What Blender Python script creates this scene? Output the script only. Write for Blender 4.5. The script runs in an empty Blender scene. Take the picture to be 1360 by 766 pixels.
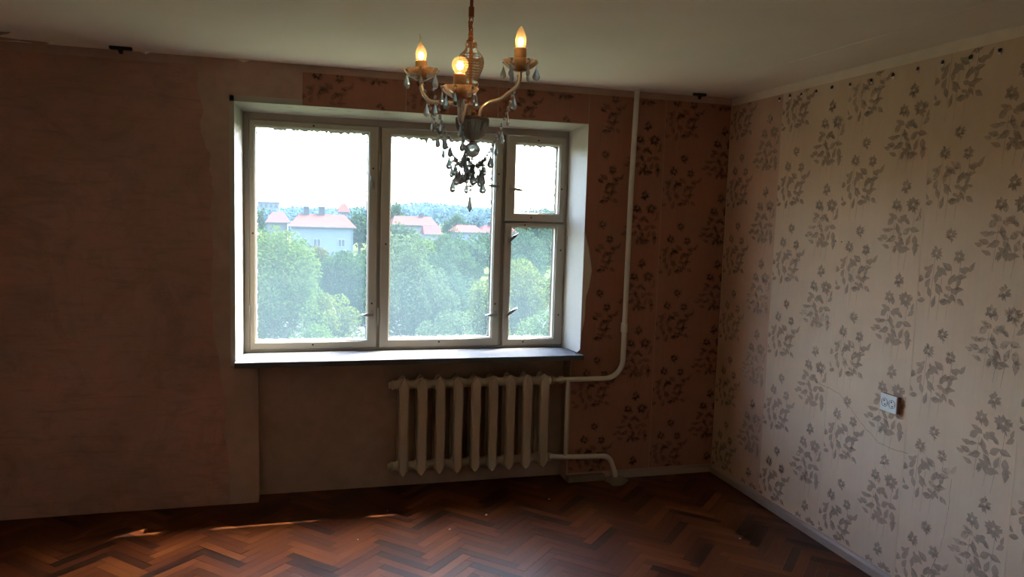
import bpy, bmesh, math, random
import numpy as np
from mathutils import Vector, Matrix, Quaternion

random.seed(7); RNG = np.random.default_rng(11)
SC = bpy.context.scene
COL = SC.collection
PI = math.pi

# ------------------------------------------------------------------ camera
cam_d = bpy.data.cameras.new('camera'); cam = bpy.data.objects.new('camera', cam_d); COL.objects.link(cam)
FPX = 994.6
cam_d.sensor_width = 36.0; cam_d.lens = FPX / 1360 * 36.0; cam_d.clip_start = 0.02; cam_d.clip_end = 4000
CAM = Vector((-2.6933, -4.4343, 1.7002))
R_ = Vector((0.96348832, -0.26611058, 0.02958758)); U_ = Vector((-0.00253267, 0.10144148, 0.99483828)); F_ = Vector((0.2677384, 0.95859, -0.09706371))
M_ = Matrix((R_, U_, -F_)).transposed().to_4x4(); M_.translation = CAM
cam.matrix_world = M_
SC.camera = cam

# ------------------------------------------------------------------ light, sky, exposure
SUN_DIR = Vector((0.528, 0.32, 1.018)).normalized()
world = bpy.data.worlds.new('sky'); SC.world = world; world.use_nodes = True
wn = world.node_tree.nodes; wl = world.node_tree.links; wn.clear()
wo = wn.new('ShaderNodeOutputWorld'); wb = wn.new('ShaderNodeBackground'); ws = wn.new('ShaderNodeTexSky')
ws.sky_type = 'NISHITA'; ws.sun_disc = False; ws.sun_elevation = math.asin(SUN_DIR.z); ws.sun_rotation = math.atan2(SUN_DIR.x, SUN_DIR.y)
ws.air_density = 1.0; ws.dust_density = 4.0; ws.ozone_density = 1.0
wb.inputs['Strength'].default_value = 4.5
wl.new(ws.outputs[0], wb.inputs[0]); wl.new(wb.outputs[0], wo.inputs[0])
sun_d = bpy.data.lights.new('sun', 'SUN'); sun = bpy.data.objects.new('sun', sun_d); COL.objects.link(sun)
sun_d.energy = 20.0; sun_d.angle = 0.0093; sun_d.color = (1.0, 0.94, 0.84)
sun.rotation_euler = SUN_DIR.to_track_quat('Z', 'Y').to_euler(); sun.location = (20, 12, 40)
SC.view_settings.view_transform = 'Standard'; SC.view_settings.look = 'None'
SC.view_settings.gamma = 1.0; SC.view_settings.use_curve_mapping = False
SC.view_settings.exposure = 0.5
try:
    SC.cycles.use_denoising = True; SC.cycles.max_bounces = 12; SC.cycles.diffuse_bounces = 6; SC.cycles.glossy_bounces = 4
    SC.cycles.transmission_bounces = 10; SC.cycles.transparent_max_bounces = 16; SC.cycles.sample_clamp_indirect = 6.0
    SC.cycles.caustics_reflective = False; SC.cycles.caustics_refractive = False
except Exception:
    pass

# ------------------------------------------------------------------ helpers
class MB:
    """collects shapes in one bmesh"""
    def __init__(s): s.bm = bmesh.new()
    def box(s, lo, hi, bevel=0.0, seg=1, M=None):
        bm = s.bm
        c = [(lo[i] + hi[i]) / 2 for i in range(3)]; d = [abs(hi[i] - lo[i]) for i in range(3)]
        m = Matrix.Translation(c) @ Matrix.Diagonal((*d, 1))
        if M: m = M @ m
        r = bmesh.ops.create_cube(bm, size=1, matrix=m)
        if bevel > 0:
            ed = list({e for v in r['verts'] for e in v.link_edges})
            bmesh.ops.bevel(bm, geom=ed, offset=bevel, segments=seg, profile=0.6, affect='EDGES')
        return s
    def poly(s, pts):
        s.bm.faces.new([s.bm.verts.new(p) for p in pts]); return s
    def prism(s, base, top):
        """closed solid between two equal-length loops"""
        a = [s.bm.verts.new(p) for p in base]; b = [s.bm.verts.new(p) for p in top]; n = len(a)
        s.bm.faces.new(list(reversed(a))); s.bm.faces.new(b)
        for i in range(n): s.bm.faces.new((a[i], a[(i + 1) % n], b[(i + 1) % n], b[i]))
        return s
    def tube(s, path, rad, seg=10, caps=True):
        P = [Vector(p) for p in path]; n = len(P)
        rads = rad if isinstance(rad, (list, tuple)) else [rad] * n
        prev = None; rings = []
        for i in range(n):
            t = (P[min(i + 1, n - 1)] - P[max(i - 1, 0)]).normalized()
            if prev is None:
                a = Vector((0, 0, 1)) if abs(t.z) < 0.9 else Vector((1, 0, 0))
                nrm = t.cross(a).normalized()
            else:
                nrm = (prev - t * prev.dot(t)).normalized()
            prev = nrm; bi = t.cross(nrm)
            rings.append([s.bm.verts.new(P[i] + (nrm * math.cos(k * 2 * PI / seg) + bi * math.sin(k * 2 * PI / seg)) * rads[i]) for k in range(seg)])
        for i in range(n - 1):
            for k in range(seg):
                s.bm.faces.new((rings[i][k], rings[i][(k + 1) % seg], rings[i + 1][(k + 1) % seg], rings[i + 1][k]))
        if caps:
            s.bm.faces.new(list(reversed(rings[0]))); s.bm.faces.new(rings[-1])
        return s
    def lathe(s, prof, seg=20, c=(0, 0, 0), M=None, mod=None):
        """prof: list of (r, z); r<=1e-6 closes to a point"""
        c = Vector(c); rings = []
        for (r, z) in prof:
            if r <= 1e-6:
                p = Vector((0, 0, z)); p = (M @ p if M else p) + c
                rings.append([s.bm.verts.new(p)])
            else:
                ring = []
                for k in range(seg):
                    a = 2 * PI * k / seg; rr = r * (mod(a, r, z) if mod else 1)
                    p = Vector((rr * math.cos(a), rr * math.sin(a), z)); p = (M @ p if M else p) + c
                    ring.append(s.bm.verts.new(p))
                rings.append(ring)
        for A, B in zip(rings[:-1], rings[1:]):
            if len(A) == 1 and len(B) == 1: continue
            for k in range(seg):
                k2 = (k + 1) % seg
                if len(A) == 1: s.bm.faces.new((A[0], B[k2], B[k]))
                elif len(B) == 1: s.bm.faces.new((A[k], A[k2], B[0]))
                else: s.bm.faces.new((A[k], A[k2], B[k2], B[k]))
        return s
    def torus(s, R, r, M, seg=14, rs=6, stretch=1.0):
        rings = []
        for i in range(seg):
            a = 2 * PI * i / seg; ring = []
            for j in range(rs):
                b = 2 * PI * j / rs
                p = Vector(((R + r * math.cos(b)) * math.cos(a), (R + r * math.cos(b)) * math.sin(a) * stretch, r * math.sin(b)))
                ring.append(s.bm.verts.new(M @ p))
            rings.append(ring)
        for i in range(seg):
            for j in range(rs):
                s.bm.faces.new((rings[i][j], rings[(i + 1) % seg][j], rings[(i + 1) % seg][(j + 1) % rs], rings[i][(j + 1) % rs]))
        return s
    def mesh(s, name, mat, smooth=False):
        bmesh.ops.recalc_face_normals(s.bm, faces=s.bm.faces)
        me = bpy.data.meshes.new(name); s.bm.to_mesh(me); s.bm.free()
        if mat: me.materials.append(mat)
        if smooth:
            me.polygons.foreach_set('use_smooth', [True] * len(me.polygons))
            try: me.set_sharp_from_angle(angle=math.radians(38))
            except Exception: pass
        return me
    def build(s, name, mat, parent=None, smooth=False):
        return link(name, s.mesh(name, mat, smooth), parent)

def link(name, me, parent=None, loc=None, rot=None, scale=None):
    o = bpy.data.objects.new(name, me); COL.objects.link(o)
    if parent: o.parent = parent
    if loc is not None: o.location = loc
    if rot is not None: o.rotation_euler = rot
    if scale is not None: o.scale = scale
    return o
def tag(o, label=None, cat=None, group=None, kind=None):
    if label: o['label'] = label
    if cat: o['category'] = cat
    if group: o['group'] = group
    if kind: o['kind'] = kind
    return o
def empty(name, loc=(0, 0, 0), label=None, cat=None, group=None, kind=None):
    o = link(name, None, None, loc); o.empty_display_size = 0.05
    return tag(o, label, cat, group, kind)
def np_mesh(name, V, F, mats, midx=None, uv=None):
    """V (n,3), F (m,k) equal-sized faces"""
    me = bpy.data.meshes.new(name); V = np.asarray(V, np.float32); F = np.asarray(F, np.int32)
    me.vertices.add(len(V)); me.vertices.foreach_set('co', V.ravel())
    me.loops.add(F.size); me.loops.foreach_set('vertex_index', F.ravel())
    me.polygons.add(len(F)); me.polygons.foreach_set('loop_start', np.arange(len(F), dtype=np.int32) * F.shape[1])
    for m in mats: me.materials.append(m)
    if midx is not None: me.polygons.foreach_set('material_index', np.asarray(midx, np.int32))
    me.update(calc_edges=True); me.validate()
    return me

# ------------------------------------------------------------------ materials
class NT:
    def __init__(s, name):
        s.m = bpy.data.materials.new(name); s.m.use_nodes = True; s.t = s.m.node_tree; s.n = s.t.nodes
        s.b = s.n['Principled BSDF']; s.out = s.n['Material Output']
    def new(s, typ, **kw):
        n = s.n.new(typ)
        for k, v in kw.items():
            if hasattr(n, k) and not isinstance(n.inputs.get(k) if hasattr(n.inputs, 'get') else None, bpy.types.NodeSocket): setattr(n, k, v)
            else: n.inputs[k].default_value = v
        return n
    def l(s, a, b): s.t.links.new(a, b)
    def coord(s, kind='Object', scale=(1, 1, 1), rot=(0, 0, 0)):
        tc = s.n.new('ShaderNodeTexCoord'); mp = s.n.new('ShaderNodeMapping')
        mp.inputs['Scale'].default_value = scale; mp.inputs['Rotation'].default_value = rot
        s.l(tc.outputs[kind], mp.inputs['Vector']); return mp.outputs[0]
    def noise(s, vec, scale, detail=4, rough=0.55, dist=0.0):
        n = s.n.new('ShaderNodeTexNoise'); n.inputs['Scale'].default_value = scale; n.inputs['Detail'].default_value = detail
        n.inputs['Roughness'].default_value = rough; n.inputs['Distortion'].default_value = dist
        if vec is not None: s.l(vec, n.inputs['Vector'])
        return n.outputs['Fac']
    def ramp(s, fac, stops):
        r = s.n.new('ShaderNodeValToRGB'); e = r.color_ramp.elements
        while len(e) < len(stops): e.new(0.5)
        for el, (p, c) in zip(e, stops):
            el.position = p; el.color = (*c, 1) if len(c) == 3 else c
        s.l(fac, r.inputs['Fac']); return r.outputs['Color']
    def mix(s, fac, a, b, mode='MIX'):
        m = s.n.new('ShaderNodeMix'); m.data_type = 'RGBA'; m.blend_type = mode
        for sock, v in ((m.inputs[0], fac), (m.inputs[6], a), (m.inputs[7], b)):
            if isinstance(v, bpy.types.NodeSocket): s.l(v, sock)
            elif isinstance(v, (int, float)): sock.default_value = v
            else: sock.default_value = (*v, 1)
        return m.outputs[2]
    def math(s, op, a, b=0.0, clamp=False):
        m = s.n.new('ShaderNodeMath'); m.operation = op; m.use_clamp = clamp
        for sock, v in ((m.inputs[0], a), (m.inputs[1], b)):
            if isinstance(v, bpy.types.NodeSocket): s.l(v, sock)
            else: sock.default_value = v
        return m.outputs[0]
    def bump(s, h, strength=0.2, dist=0.002):
        b = s.n.new('ShaderNodeBump'); b.inputs['Strength'].default_value = strength; b.inputs['Distance'].default_value = dist
        s.l(h, b.inputs['Height']); s.l(b.outputs[0], s.b.inputs['Normal'])
    def color(s, c):
        if isinstance(c, bpy.types.NodeSocket): s.l(c, s.b.inputs['Base Color'])
        else: s.b.inputs['Base Color'].default_value = (*c, 1)

def simple(name, c, rough=0.6, metal=0.0, var=0.12, scale=8.0, bump=0.0, spec=None):
    n = NT(name); v = n.coord('Object')
    f = n.noise(v, scale)
    n.color(n.ramp(f, [(0.25, tuple(x * (1 - var) for x in c)), (0.75, tuple(min(1, x * (1 + var)) for x in c))]))
    n.b.inputs['Roughness'].default_value = rough; n.b.inputs['Metallic'].default_value = metal
    if spec is not None: n.b.inputs['Specular IOR Level'].default_value = spec
    if bump: n.bump(n.noise(v, scale * 12, 6), bump)
    return n.m

def m_plaster():       # bare brownish wall where the paper was stripped
    n = NT('bare_plaster'); v = n.coord('Object')
    a = n.noise(v, 1.3, 6, 0.65, 0.6); b = n.noise(v, 14, 5); c = n.noise(v, 3.2, 4)
    col = n.ramp(a, [(0.3, (0.38, 0.25, 0.19)), (0.55, (0.46, 0.31, 0.24)), (0.75, (0.52, 0.37, 0.29))])
    col = n.mix(n.ramp(b, [(0.4, (0, 0, 0)), (0.7, (0.25, 0.25, 0.25))]), col, (0.24, 0.18, 0.15))
    n.color(col); n.b.inputs['Roughness'].default_value = 0.9
    n.bump(b, 0.25, 0.004); return n.m
def m_backing():       # old paper lining left on the wall
    n = NT('paper_lining'); v = n.coord('Object')
    a = n.noise(v, 0.9, 6, 0.6, 0.8); b = n.noise(v, 9, 6, 0.7); w = n.noise(n.coord('Object', (1, 1, 6)), 4, 4, 0.6, 1.0)
    col = n.ramp(a, [(0.28, (0.33, 0.195, 0.145)), (0.5, (0.45, 0.24, 0.19)), (0.72, (0.53, 0.27, 0.225))])
    col = n.mix(n.ramp(w, [(0.52, (0, 0, 0)), (0.75, (0.4, 0.4, 0.4))]), col, (0.16, 0.11, 0.09))
    col = n.mix(n.ramp(b, [(0.42, (0, 0, 0)), (0.75, (0.5, 0.5, 0.5))]), col, (0.30, 0.22, 0.165))
    col = n.mix(n.ramp(n.noise(v, 2.6, 7, 0.75, 1.5), [(0.5, (0, 0, 0)), (0.72, (0.55, 0.55, 0.55))]), col, (0.21, 0.125, 0.092))
    n.color(col); n.b.inputs['Roughness'].default_value = 0.95
    n.bump(b, 0.3, 0.004); return n.m
def m_paper(name, base, stain):
    n = NT(name); v = n.coord('Object')
    a = n.noise(v, 1.1, 5, 0.6, 0.5); b = n.noise(v, 7, 6, 0.65); st = n.noise(n.coord('Object', (14, 14, 0.5)), 3, 3)
    col = n.ramp(a, [(0.3, tuple(x * 0.86 for x in base)), (0.5, base), (0.72, (min(1, base[0] * 1.08), base[1] * 1.03, base[2] * 0.98))])
    col = n.mix(n.ramp(b, [(0.45, (0, 0, 0)), (0.78, (0.42, 0.42, 0.42))]), col, stain)
    col = n.mix(n.ramp(st, [(0.45, (0, 0, 0)), (0.75, (0.22, 0.22, 0.22))]), col, stain)
    n.color(col); n.b.inputs['Roughness'].default_value = 0.8
    n.bump(n.noise(v, 60, 3), 0.08, 0.001); return n.m
def m_print(name, c, cover):
    """faded ink: colour with uneven cover over the paper"""
    n = NT(name); v = n.coord('Object')
    f = n.noise(v, 55, 3, 0.6); g = n.noise(v, 2.2, 3)
    n.color(c); n.b.inputs['Roughness'].default_value = 0.85
    tr = n.n.new('ShaderNodeBsdfTransparent'); mx = n.n.new('ShaderNodeMixShader')
    fac = n.math('MULTIPLY', n.math('ADD', n.math('MULTIPLY', f, 0.7), 0.35), n.math('ADD', n.math('MULTIPLY', g, 0.9), cover - 0.45), True)
    n.l(fac, mx.inputs[0]); n.l(tr.outputs[0], mx.inputs[1]); n.l(n.b.outputs[0], mx.inputs[2]); n.l(mx.outputs[0], n.out.inputs[0]); return n.m
def m_parquet():
    n = NT('parquet_wood'); tc = n.n.new('ShaderNodeTexCoord')
    oi = n.n.new('ShaderNodeObjectInfo'); ge = n.n.new('ShaderNodeNewGeometry')
    rnd = n.math('FRACT', n.math('ADD', n.math('MULTIPLY', oi.outputs['Random'], 7.31), n.math('MULTIPLY', ge.outputs['Random Per Island'], 5.17)))
    mp = n.n.new('ShaderNodeMapping'); mp.inputs['Scale'].default_value = (2.5, 70.0, 1)
    cx = n.n.new('ShaderNodeCombineXYZ'); n.l(n.math('MULTIPLY', rnd, 37.0), cx.inputs[0]); n.l(n.math('MULTIPLY', rnd, 91.0), cx.inputs[1])
    n.l(cx.outputs[0], mp.inputs['Location']); n.l(tc.outputs['UV'], mp.inputs['Vector'])
    g = n.noise(mp.outputs[0], 2.0, 6, 0.65, 0.2)
    base = n.ramp(rnd, [(0.0, (0.012, 0.005, 0.003)), (0.10, (0.026, 0.008, 0.004)), (0.2, (0.058, 0.015, 0.005)), (0.5, (0.086, 0.021, 0.006)), (0.8, (0.118, 0.031, 0.008)), (1.0, (0.175, 0.052, 0.013))])
    col = n.mix(n.ramp(g, [(0.3, (0, 0, 0)), (0.8, (0.55, 0.55, 0.55))]), base, (0.042, 0.012, 0.005))
    n.color(col)
    n.l(n.ramp(n.noise(ge.outputs['Position'], 2.2, 5), [(0.3, (0.30, 0.30, 0.30)), (0.75, (0.5, 0.5, 0.5))]), n.b.inputs['Roughness'])
    n.b.inputs['Specular IOR Level'].default_value = 0.22
    n.bump(g, 0.12, 0.001); return n.m
def m_ceiling():
    n = NT('ceiling_whitewash'); v = n.coord('Object')
    a = n.noise(v, 1.2, 5, 0.6, 0.4); b = n.noise(v, 18, 5)
    col = n.ramp(a, [(0.3, (0.84, 0.735, 0.615)), (0.7, (0.91, 0.80, 0.68))])
    n.color(col); n.b.inputs['Roughness'].default_value = 0.95; n.bump(b, 0.08, 0.003); return n.m
def m_chip(name, base, chip, rough=0.45, thr=0.66, scale=16):
    """old oil paint with worn specks"""
    n = NT(name); v = n.coord('Object')
    a = n.noise(v, 3, 4); b = n.noise(v, scale, 6, 0.7, 0.4)
    col = n.ramp(a, [(0.3, tuple(x * 0.9 for x in base)), (0.7, base)])
    n.color(n.mix(n.ramp(b, [(thr, (0, 0, 0)), (thr + 0.08, (0.8, 0.8, 0.8))]), col, chip))
    n.b.inputs['Roughness'].default_value = rough; n.bump(b, 0.15, 0.002); return n.m
def m_glass(name, veil, tint):
    """dusty pane: clear glass plus a scattering film of dirt, tinted blue to paint in haze"""
    n = NT(name); v = n.coord('Object')
    st = n.noise(n.coord('Object', (30, 30, 1.2)), 1.2, 4, 0.6); g = n.noise(v, 3, 5, 0.6); sp = n.noise(v, 140, 2)
    low = n.n.new('ShaderNodeSeparateXYZ'); n.l(v, low.inputs[0])
    fz = n.math('MULTIPLY', n.math('SUBTRACT', 1.35, low.outputs[2]), 1.1, True)
    fac = n.math('ADD', veil * 0.45, n.math('MULTIPLY', n.math('ADD', n.math('MULTIPLY', st, 0.6), g), veil * 0.7))
    fac = n.math('ADD', fac, n.math('MULTIPLY', n.math('MULTIPLY', fz, fz), veil * 1.4 ))
    fac = n.math('ADD', fac, n.math('MULTIPLY', n.math('GREATER_THAN', sp, 0.70), veil * 0.3), True)
    tr = n.n.new('ShaderNodeBsdfTransparent'); tr.inputs[0].default_value = (*tint, 1)
    tl = n.n.new('ShaderNodeBsdfTranslucent'); tl.inputs[0].default_value = (0.60, 0.84, 0.92, 1)  # blue film colour stands in for haze over the view
    df = n.n.new('ShaderNodeBsdfDiffuse'); df.inputs[0].default_value = (0.6, 0.6, 0.58, 1)
    gl = n.n.new('ShaderNodeBsdfGlossy'); gl.inputs['Roughness'].default_value = 0.02
    fr = n.n.new('ShaderNodeFresnel'); fr.inputs['IOR'].default_value = 1.45
    d = n.n.new('ShaderNodeMixShader'); d.inputs[0].default_value = 0.3; n.l(tl.outputs[0], d.inputs[1]); n.l(df.outputs[0], d.inputs[2])
    a = n.n.new('ShaderNodeMixShader'); n.l(fac, a.inputs[0]); n.l(tr.outputs[0], a.inputs[1]); n.l(d.outputs[0], a.inputs[2])
    b = n.n.new('ShaderNodeMixShader'); gm = n.n.new('ShaderNodeNewGeometry'); n.l(n.math('MULTIPLY', fr.outputs[0], n.math('SUBTRACT', 1.0, gm.outputs['Backfacing'])), b.inputs[0]); n.l(a.outputs[0], b.inputs[1]); n.l(gl.outputs[0], b.inputs[2])
    n.l(b.outputs[0], n.out.inputs[0]); return n.m
def m_crystal(name, tint=(1, 1, 1), veil=0.42, lightc=(0.64, 0.69, 0.75), rough=0.0, ior=1.5):
    """cut glass lightened by a diffuse mix that paints in the light it catches"""
    n = NT(name); n.b.inputs['Transmission Weight'].default_value = 1.0; n.b.inputs['Roughness'].default_value = rough
    n.b.inputs['IOR'].default_value = ior; n.color(tint)
    df = n.n.new('ShaderNodeBsdfDiffuse'); n.l(n.ramp(n.noise(n.coord('Object'), 60), [(0.3, tuple(x * 0.8 for x in lightc)), (0.7, lightc)]), df.inputs[0])
    tl = n.n.new('ShaderNodeBsdfTranslucent'); tl.inputs[0].default_value = (*lightc, 1)
    d = n.n.new('ShaderNodeMixShader'); d.inputs[0].default_value = 0.72; n.l(df.outputs[0], d.inputs[1]); n.l(tl.outputs[0], d.inputs[2])
    mx = n.n.new('ShaderNodeMixShader'); mx.inputs[0].default_value = veil; n.l(n.b.outputs[0], mx.inputs[1]); n.l(d.outputs[0], mx.inputs[2]); n.l(mx.outputs[0], n.out.inputs[0]); return n.m
def m_emit(name, c, s):
    n = NT(name); e = n.n.new('ShaderNodeEmission'); e.inputs[0].default_value = (*c, 1); e.inputs[1].default_value = s
    n.l(e.outputs[0], n.out.inputs[0]); return n.m
def m_bulb():
    n = NT('warm_bulb_glass')
    tr = n.n.new('ShaderNodeBsdfTransparent'); tr.inputs[0].default_value = (1, 0.92, 0.78, 1)
    tl = n.n.new('ShaderNodeBsdfTranslucent'); n.l(n.ramp(n.noise(n.coord('Object'), 20), [(0.3, (0.95, 0.62, 0.30)), (0.7, (1, 0.70, 0.38))]), tl.inputs[0])
    gl = n.n.new('ShaderNodeBsdfGlossy'); gl.inputs['Roughness'].default_value = 0.08
    a = n.n.new('ShaderNodeMixShader'); a.inputs[0].default_value = 0.06; n.l(tr.outputs[0], a.inputs[1]); n.l(tl.outputs[0], a.inputs[2])
    b = n.n.new('ShaderNodeMixShader'); b.inputs[0].default_value = 0.06; n.l(a.outputs[0], b.inputs[1]); n.l(gl.outputs[0], b.inputs[2])
    n.l(b.outputs[0], n.out.inputs[0]); return n.m
def m_sleeve():
    n = NT('candle_sleeve_plastic'); n.color(n.ramp(n.noise(n.coord('Object'), 40), [(0.3, (0.75, 0.52, 0.26)), (0.7, (0.82, 0.60, 0.33))]))
    n.b.inputs['Roughness'].default_value = 0.5; n.b.inputs['Subsurface Weight'].default_value = 0.08
    n.b.inputs['Subsurface Radius'].default_value = (0.02, 0.008, 0.003); n.b.inputs['Subsurface Scale'].default_value = 1.0; return n.m
def m_leaf(name, c, c2, trans=0.45):
    n = NT(name); ge = n.n.new('ShaderNodeNewGeometry')
    col = n.ramp(n.math('FRACT', n.math('ADD', ge.outputs['Random Per Island'], n.math('MULTIPLY', n.noise(n.coord('Object'), 0.5, 2), 0.6))), [(0.0, tuple(x * 0.72 for x in c)), (0.6, c), (1.0, c2)])
    tl = n.n.new('ShaderNodeBsdfTranslucent'); df = n.n.new('ShaderNodeBsdfDiffuse'); mx = n.n.new('ShaderNodeMixShader'); mx.inputs[0].default_value = trans
    n.l(col, df.inputs[0]); n.l(n.mix(0.5, col, c2), tl.inputs[0]); n.l(df.outputs[0], mx.inputs[1]); n.l(tl.outputs[0], mx.inputs[2]); n.l(mx.outputs[0], n.out.inputs[0]); return n.m

M = {}
M['plaster'] = m_plaster(); M['backing'] = m_backing()
M['paper'] = m_paper('faded_wallpaper', (0.62, 0.44, 0.30), (0.48, 0.315, 0.205))
M['ink1'] = m_print('pale_print_ink', (0.57, 0.40, 0.285), 0.66); M['ink2'] = m_print('mid_print_ink', (0.48, 0.33, 0.235), 0.74); M['ink3'] = m_print('dark_print_ink', (0.35, 0.235, 0.17), 0.82)
M['paper_red'] = m_paper('red_brown_wallpaper', (0.325, 0.140, 0.086), (0.24, 0.10, 0.06))  # darker, redder paper tone for the window wall
M['paper_mid'] = m_paper('mid_red_wallpaper', (0.52, 0.315, 0.205), (0.40, 0.225, 0.145))  # in-between tone for the right wall's corner sheets
M['inkr1'] = m_print('red_pale_ink', (0.27, 0.112, 0.070), 0.5); M['inkr2'] = m_print('red_mid_ink', (0.205, 0.09, 0.06), 0.55); M['inkr3'] = m_print('red_dark_ink', (0.15, 0.064, 0.044), 0.55)
M['border'] = simple('cream_wall_paint', (0.70, 0.58, 0.45), 0.8, var=0.08)
M['parquet'] = m_parquet(); M['subfloor'] = simple('dark_subfloor', (0.05, 0.02, 0.012), 0.8)
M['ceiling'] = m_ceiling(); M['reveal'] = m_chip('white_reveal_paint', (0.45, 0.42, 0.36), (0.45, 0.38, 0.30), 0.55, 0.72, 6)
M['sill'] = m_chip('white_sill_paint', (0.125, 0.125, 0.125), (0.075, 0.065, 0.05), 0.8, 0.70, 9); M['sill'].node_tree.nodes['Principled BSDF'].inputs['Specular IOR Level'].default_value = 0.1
M['sash'] = m_chip('old_cream_sash_paint', (0.54, 0.49, 0.40), (0.33, 0.27, 0.19), 0.45, 0.70, 14)
M['frame'] = m_chip('old_grey_frame_paint', (0.44, 0.38, 0.32), (0.22, 0.17, 0.13), 0.5, 0.66, 14)
M['gap'] = simple('dark_gap_wood', (0.06, 0.035, 0.025), 0.8)
M['metal'] = simple('worn_latch_steel', (0.36, 0.33, 0.30), 0.4, 0.8); M['hinge'] = simple('painted_hinge', (0.45, 0.40, 0.34), 0.5)
M['dark'] = simple('blackened_iron', (0.012, 0.010, 0.010), 0.6); M['hole'] = simple('dark_hole', (0.03, 0.02, 0.018), 0.9)
M['glass_in'] = m_glass('inner_window_glass', 0.003, (0.97, 0.98, 0.98)); M['glass_out'] = m_glass('dusty_hazed_outer_glass', 0.0085, (0.95, 0.97, 0.98))
M['putty'] = m_chip('peeling_white_putty', (0.72, 0.73, 0.70), (0.4, 0.38, 0.33), 0.8, 0.62, 40)
M['radiator'] = m_chip('cream_radiator_enamel', (0.56, 0.45, 0.34), (0.40, 0.30, 0.20), 0.35, 0.72, 10)
M['pipe'] = m_chip('cream_pipe_enamel', (0.66, 0.60, 0.50), (0.35, 0.26, 0.18), 0.4, 0.74, 12)
M['baseboard'] = m_chip('old_brown_baseboard', (0.34, 0.25, 0.20), (0.55, 0.47, 0.38), 0.5, 0.62, 18)
M['cement'] = simple('rough_cement', (0.20, 0.16, 0.125), 0.95, bump=0.5)
M['socket'] = simple('ivory_socket_plastic', (0.72, 0.70, 0.66), 0.35, var=0.04); M['socket_side'] = simple('brown_socket_box', (0.18, 0.07, 0.04), 0.5)
M['chip'] = simple('white_plaster_crumb', (0.75, 0.72, 0.66), 0.9)
M['brass'] = simple('old_copper_brass', (0.42, 0.19, 0.09), 0.35, 0.9); M['chain'] = simple('dark_copper_chain', (0.22, 0.09, 0.05), 0.4, 0.85)
M['crystal'] = m_crystal('clear_crystal', (0.97, 0.98, 1.0)); M['bowl'] = m_crystal('lightened_bowl_glass', (0.95, 0.97, 1.0), 0.35, (0.60, 0.60, 0.60), 0.0, 1.35); M['amber'] = m_crystal('warm_clear_glass', (1.0, 0.93, 0.84), 0.34, (0.80, 0.60, 0.46), 0.05, 1.3)  # diffuse mixes lighten the glass: pale for sky light, warm for bulb light
M['silver'] = simple('silvered_arm', (0.80, 0.74, 0.66), 0.25, 0.6)
M['sleeve'] = m_sleeve(); M['bulb'] = m_bulb(); M['glow'] = m_emit('bulb_filament_glow', (1.0, 0.62, 0.26), 110.0)

# ------------------------------------------------------------------ dimensions
XL, XR, YB, H = -4.55, 0.0, -5.0, 2.5          # room
WX0, WX1, WZ0, WZ1 = -3.064, -0.992, 0.835, 2.277   # opening in the room face
FY = 0.255                                        # room face of the window frame
WT = 0.36                                        # window wall thickness
NX0, NX1, NY, NZ = -2.943, -1.055, 0.12, 0.80   # radiator niche

# ------------------------------------------------------------------ structure
o = MB().box((XL - .2, YB - .2, H), (XR + .2, WT, H + .2)).build('ceiling', M['ceiling']); tag(o, 'yellowed whitewashed ceiling with a plaster joint', kind='structure'); CEIL = o
o = MB()
o.box((XL - .2, 0, -.1), (-3.09, WT, H)).box((-0.96, 0, -.1), (XR + .2, WT, H)).box((-3.09, 0, 2.31), (-0.96, WT, H))
o.box((-3.09, NY, -.1), (-0.96, WT, WZ0 - .03)).box((-3.09, 0, -.1), (NX0, NY, WZ0 - .035)).box((NX1, 0, -.1), (-0.96, NY, WZ0 - .035))
wall_back = o.build('wall_back', M['plaster']); tag(wall_back, 'bare brown window wall with stripped plaster', kind='structure')
wall_right = MB().box((XR, YB - .2, -.1), (XR + .2, 0, H)).build('wall_right', M['border']); tag(wall_right, 'papered right wall with faded rose bouquets', kind='structure')
wall_left = MB().box((XL - .2, YB - .2, -.1), (XL, 0, H)).build('wall_left', M['border']); tag(wall_left, 'bare left wall', kind='structure')
wall_front = MB().box((XL, YB - .2, -.1), (XR, YB, H)).build('wall_front', M['border']); tag(wall_front, 'papered wall behind the viewer', kind='structure')

# ceiling joint ridge and flaking patches
o = MB(); pts = [(0.0 - 0.32, -0.05, H), (-0.36, -0.9, H), (-0.345, -1.8, H), (-0.37, -2.6, H)]
for a, b in zip(pts[:-1], pts[1:]):
    o.prism([(a[0] - .012, a[1], H), (a[0] + .012, a[1], H), (b[0] + .012, b[1], H), (b[0] - .012, b[1], H)], [(a[0] - .004, a[1], H - .0025), (a[0] + .004, a[1], H - .0025), (b[0] + .004, b[1], H - .0025), (b[0] - .004, b[1], H - .0025)])
o.build('ceiling_joint', M['ceiling'], CEIL)

# ---- parquet floor: herringbone blocks at 45 degrees to the window wall
L_, W_ = 0.303, 0.0505
floor = MB().box((XL - .2, YB - .2, -.12), (XR + .2, NY, -.018)).build('floor', M['subfloor']); tag(floor, 'dark red herringbone parquet floor', kind='structure')
def clip(poly, ax, val, keep_less):
    out = []
    for i in range(len(poly)):
        p, q = poly[i], poly[(i + 1) % len(poly)]
        ip = (p[ax] <= val) if keep_less else (p[ax] >= val); iq = (q[ax] <= val) if keep_less else (q[ax] >= val)
        if ip: out.append(p)
        if ip != iq:
            t = (val - p[ax]) / (q[ax] - p[ax]); out.append(tuple(p[k] + t * (q[k] - p[k]) for k in range(len(p))))
    return out
c45 = math.sqrt(.5)
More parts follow.
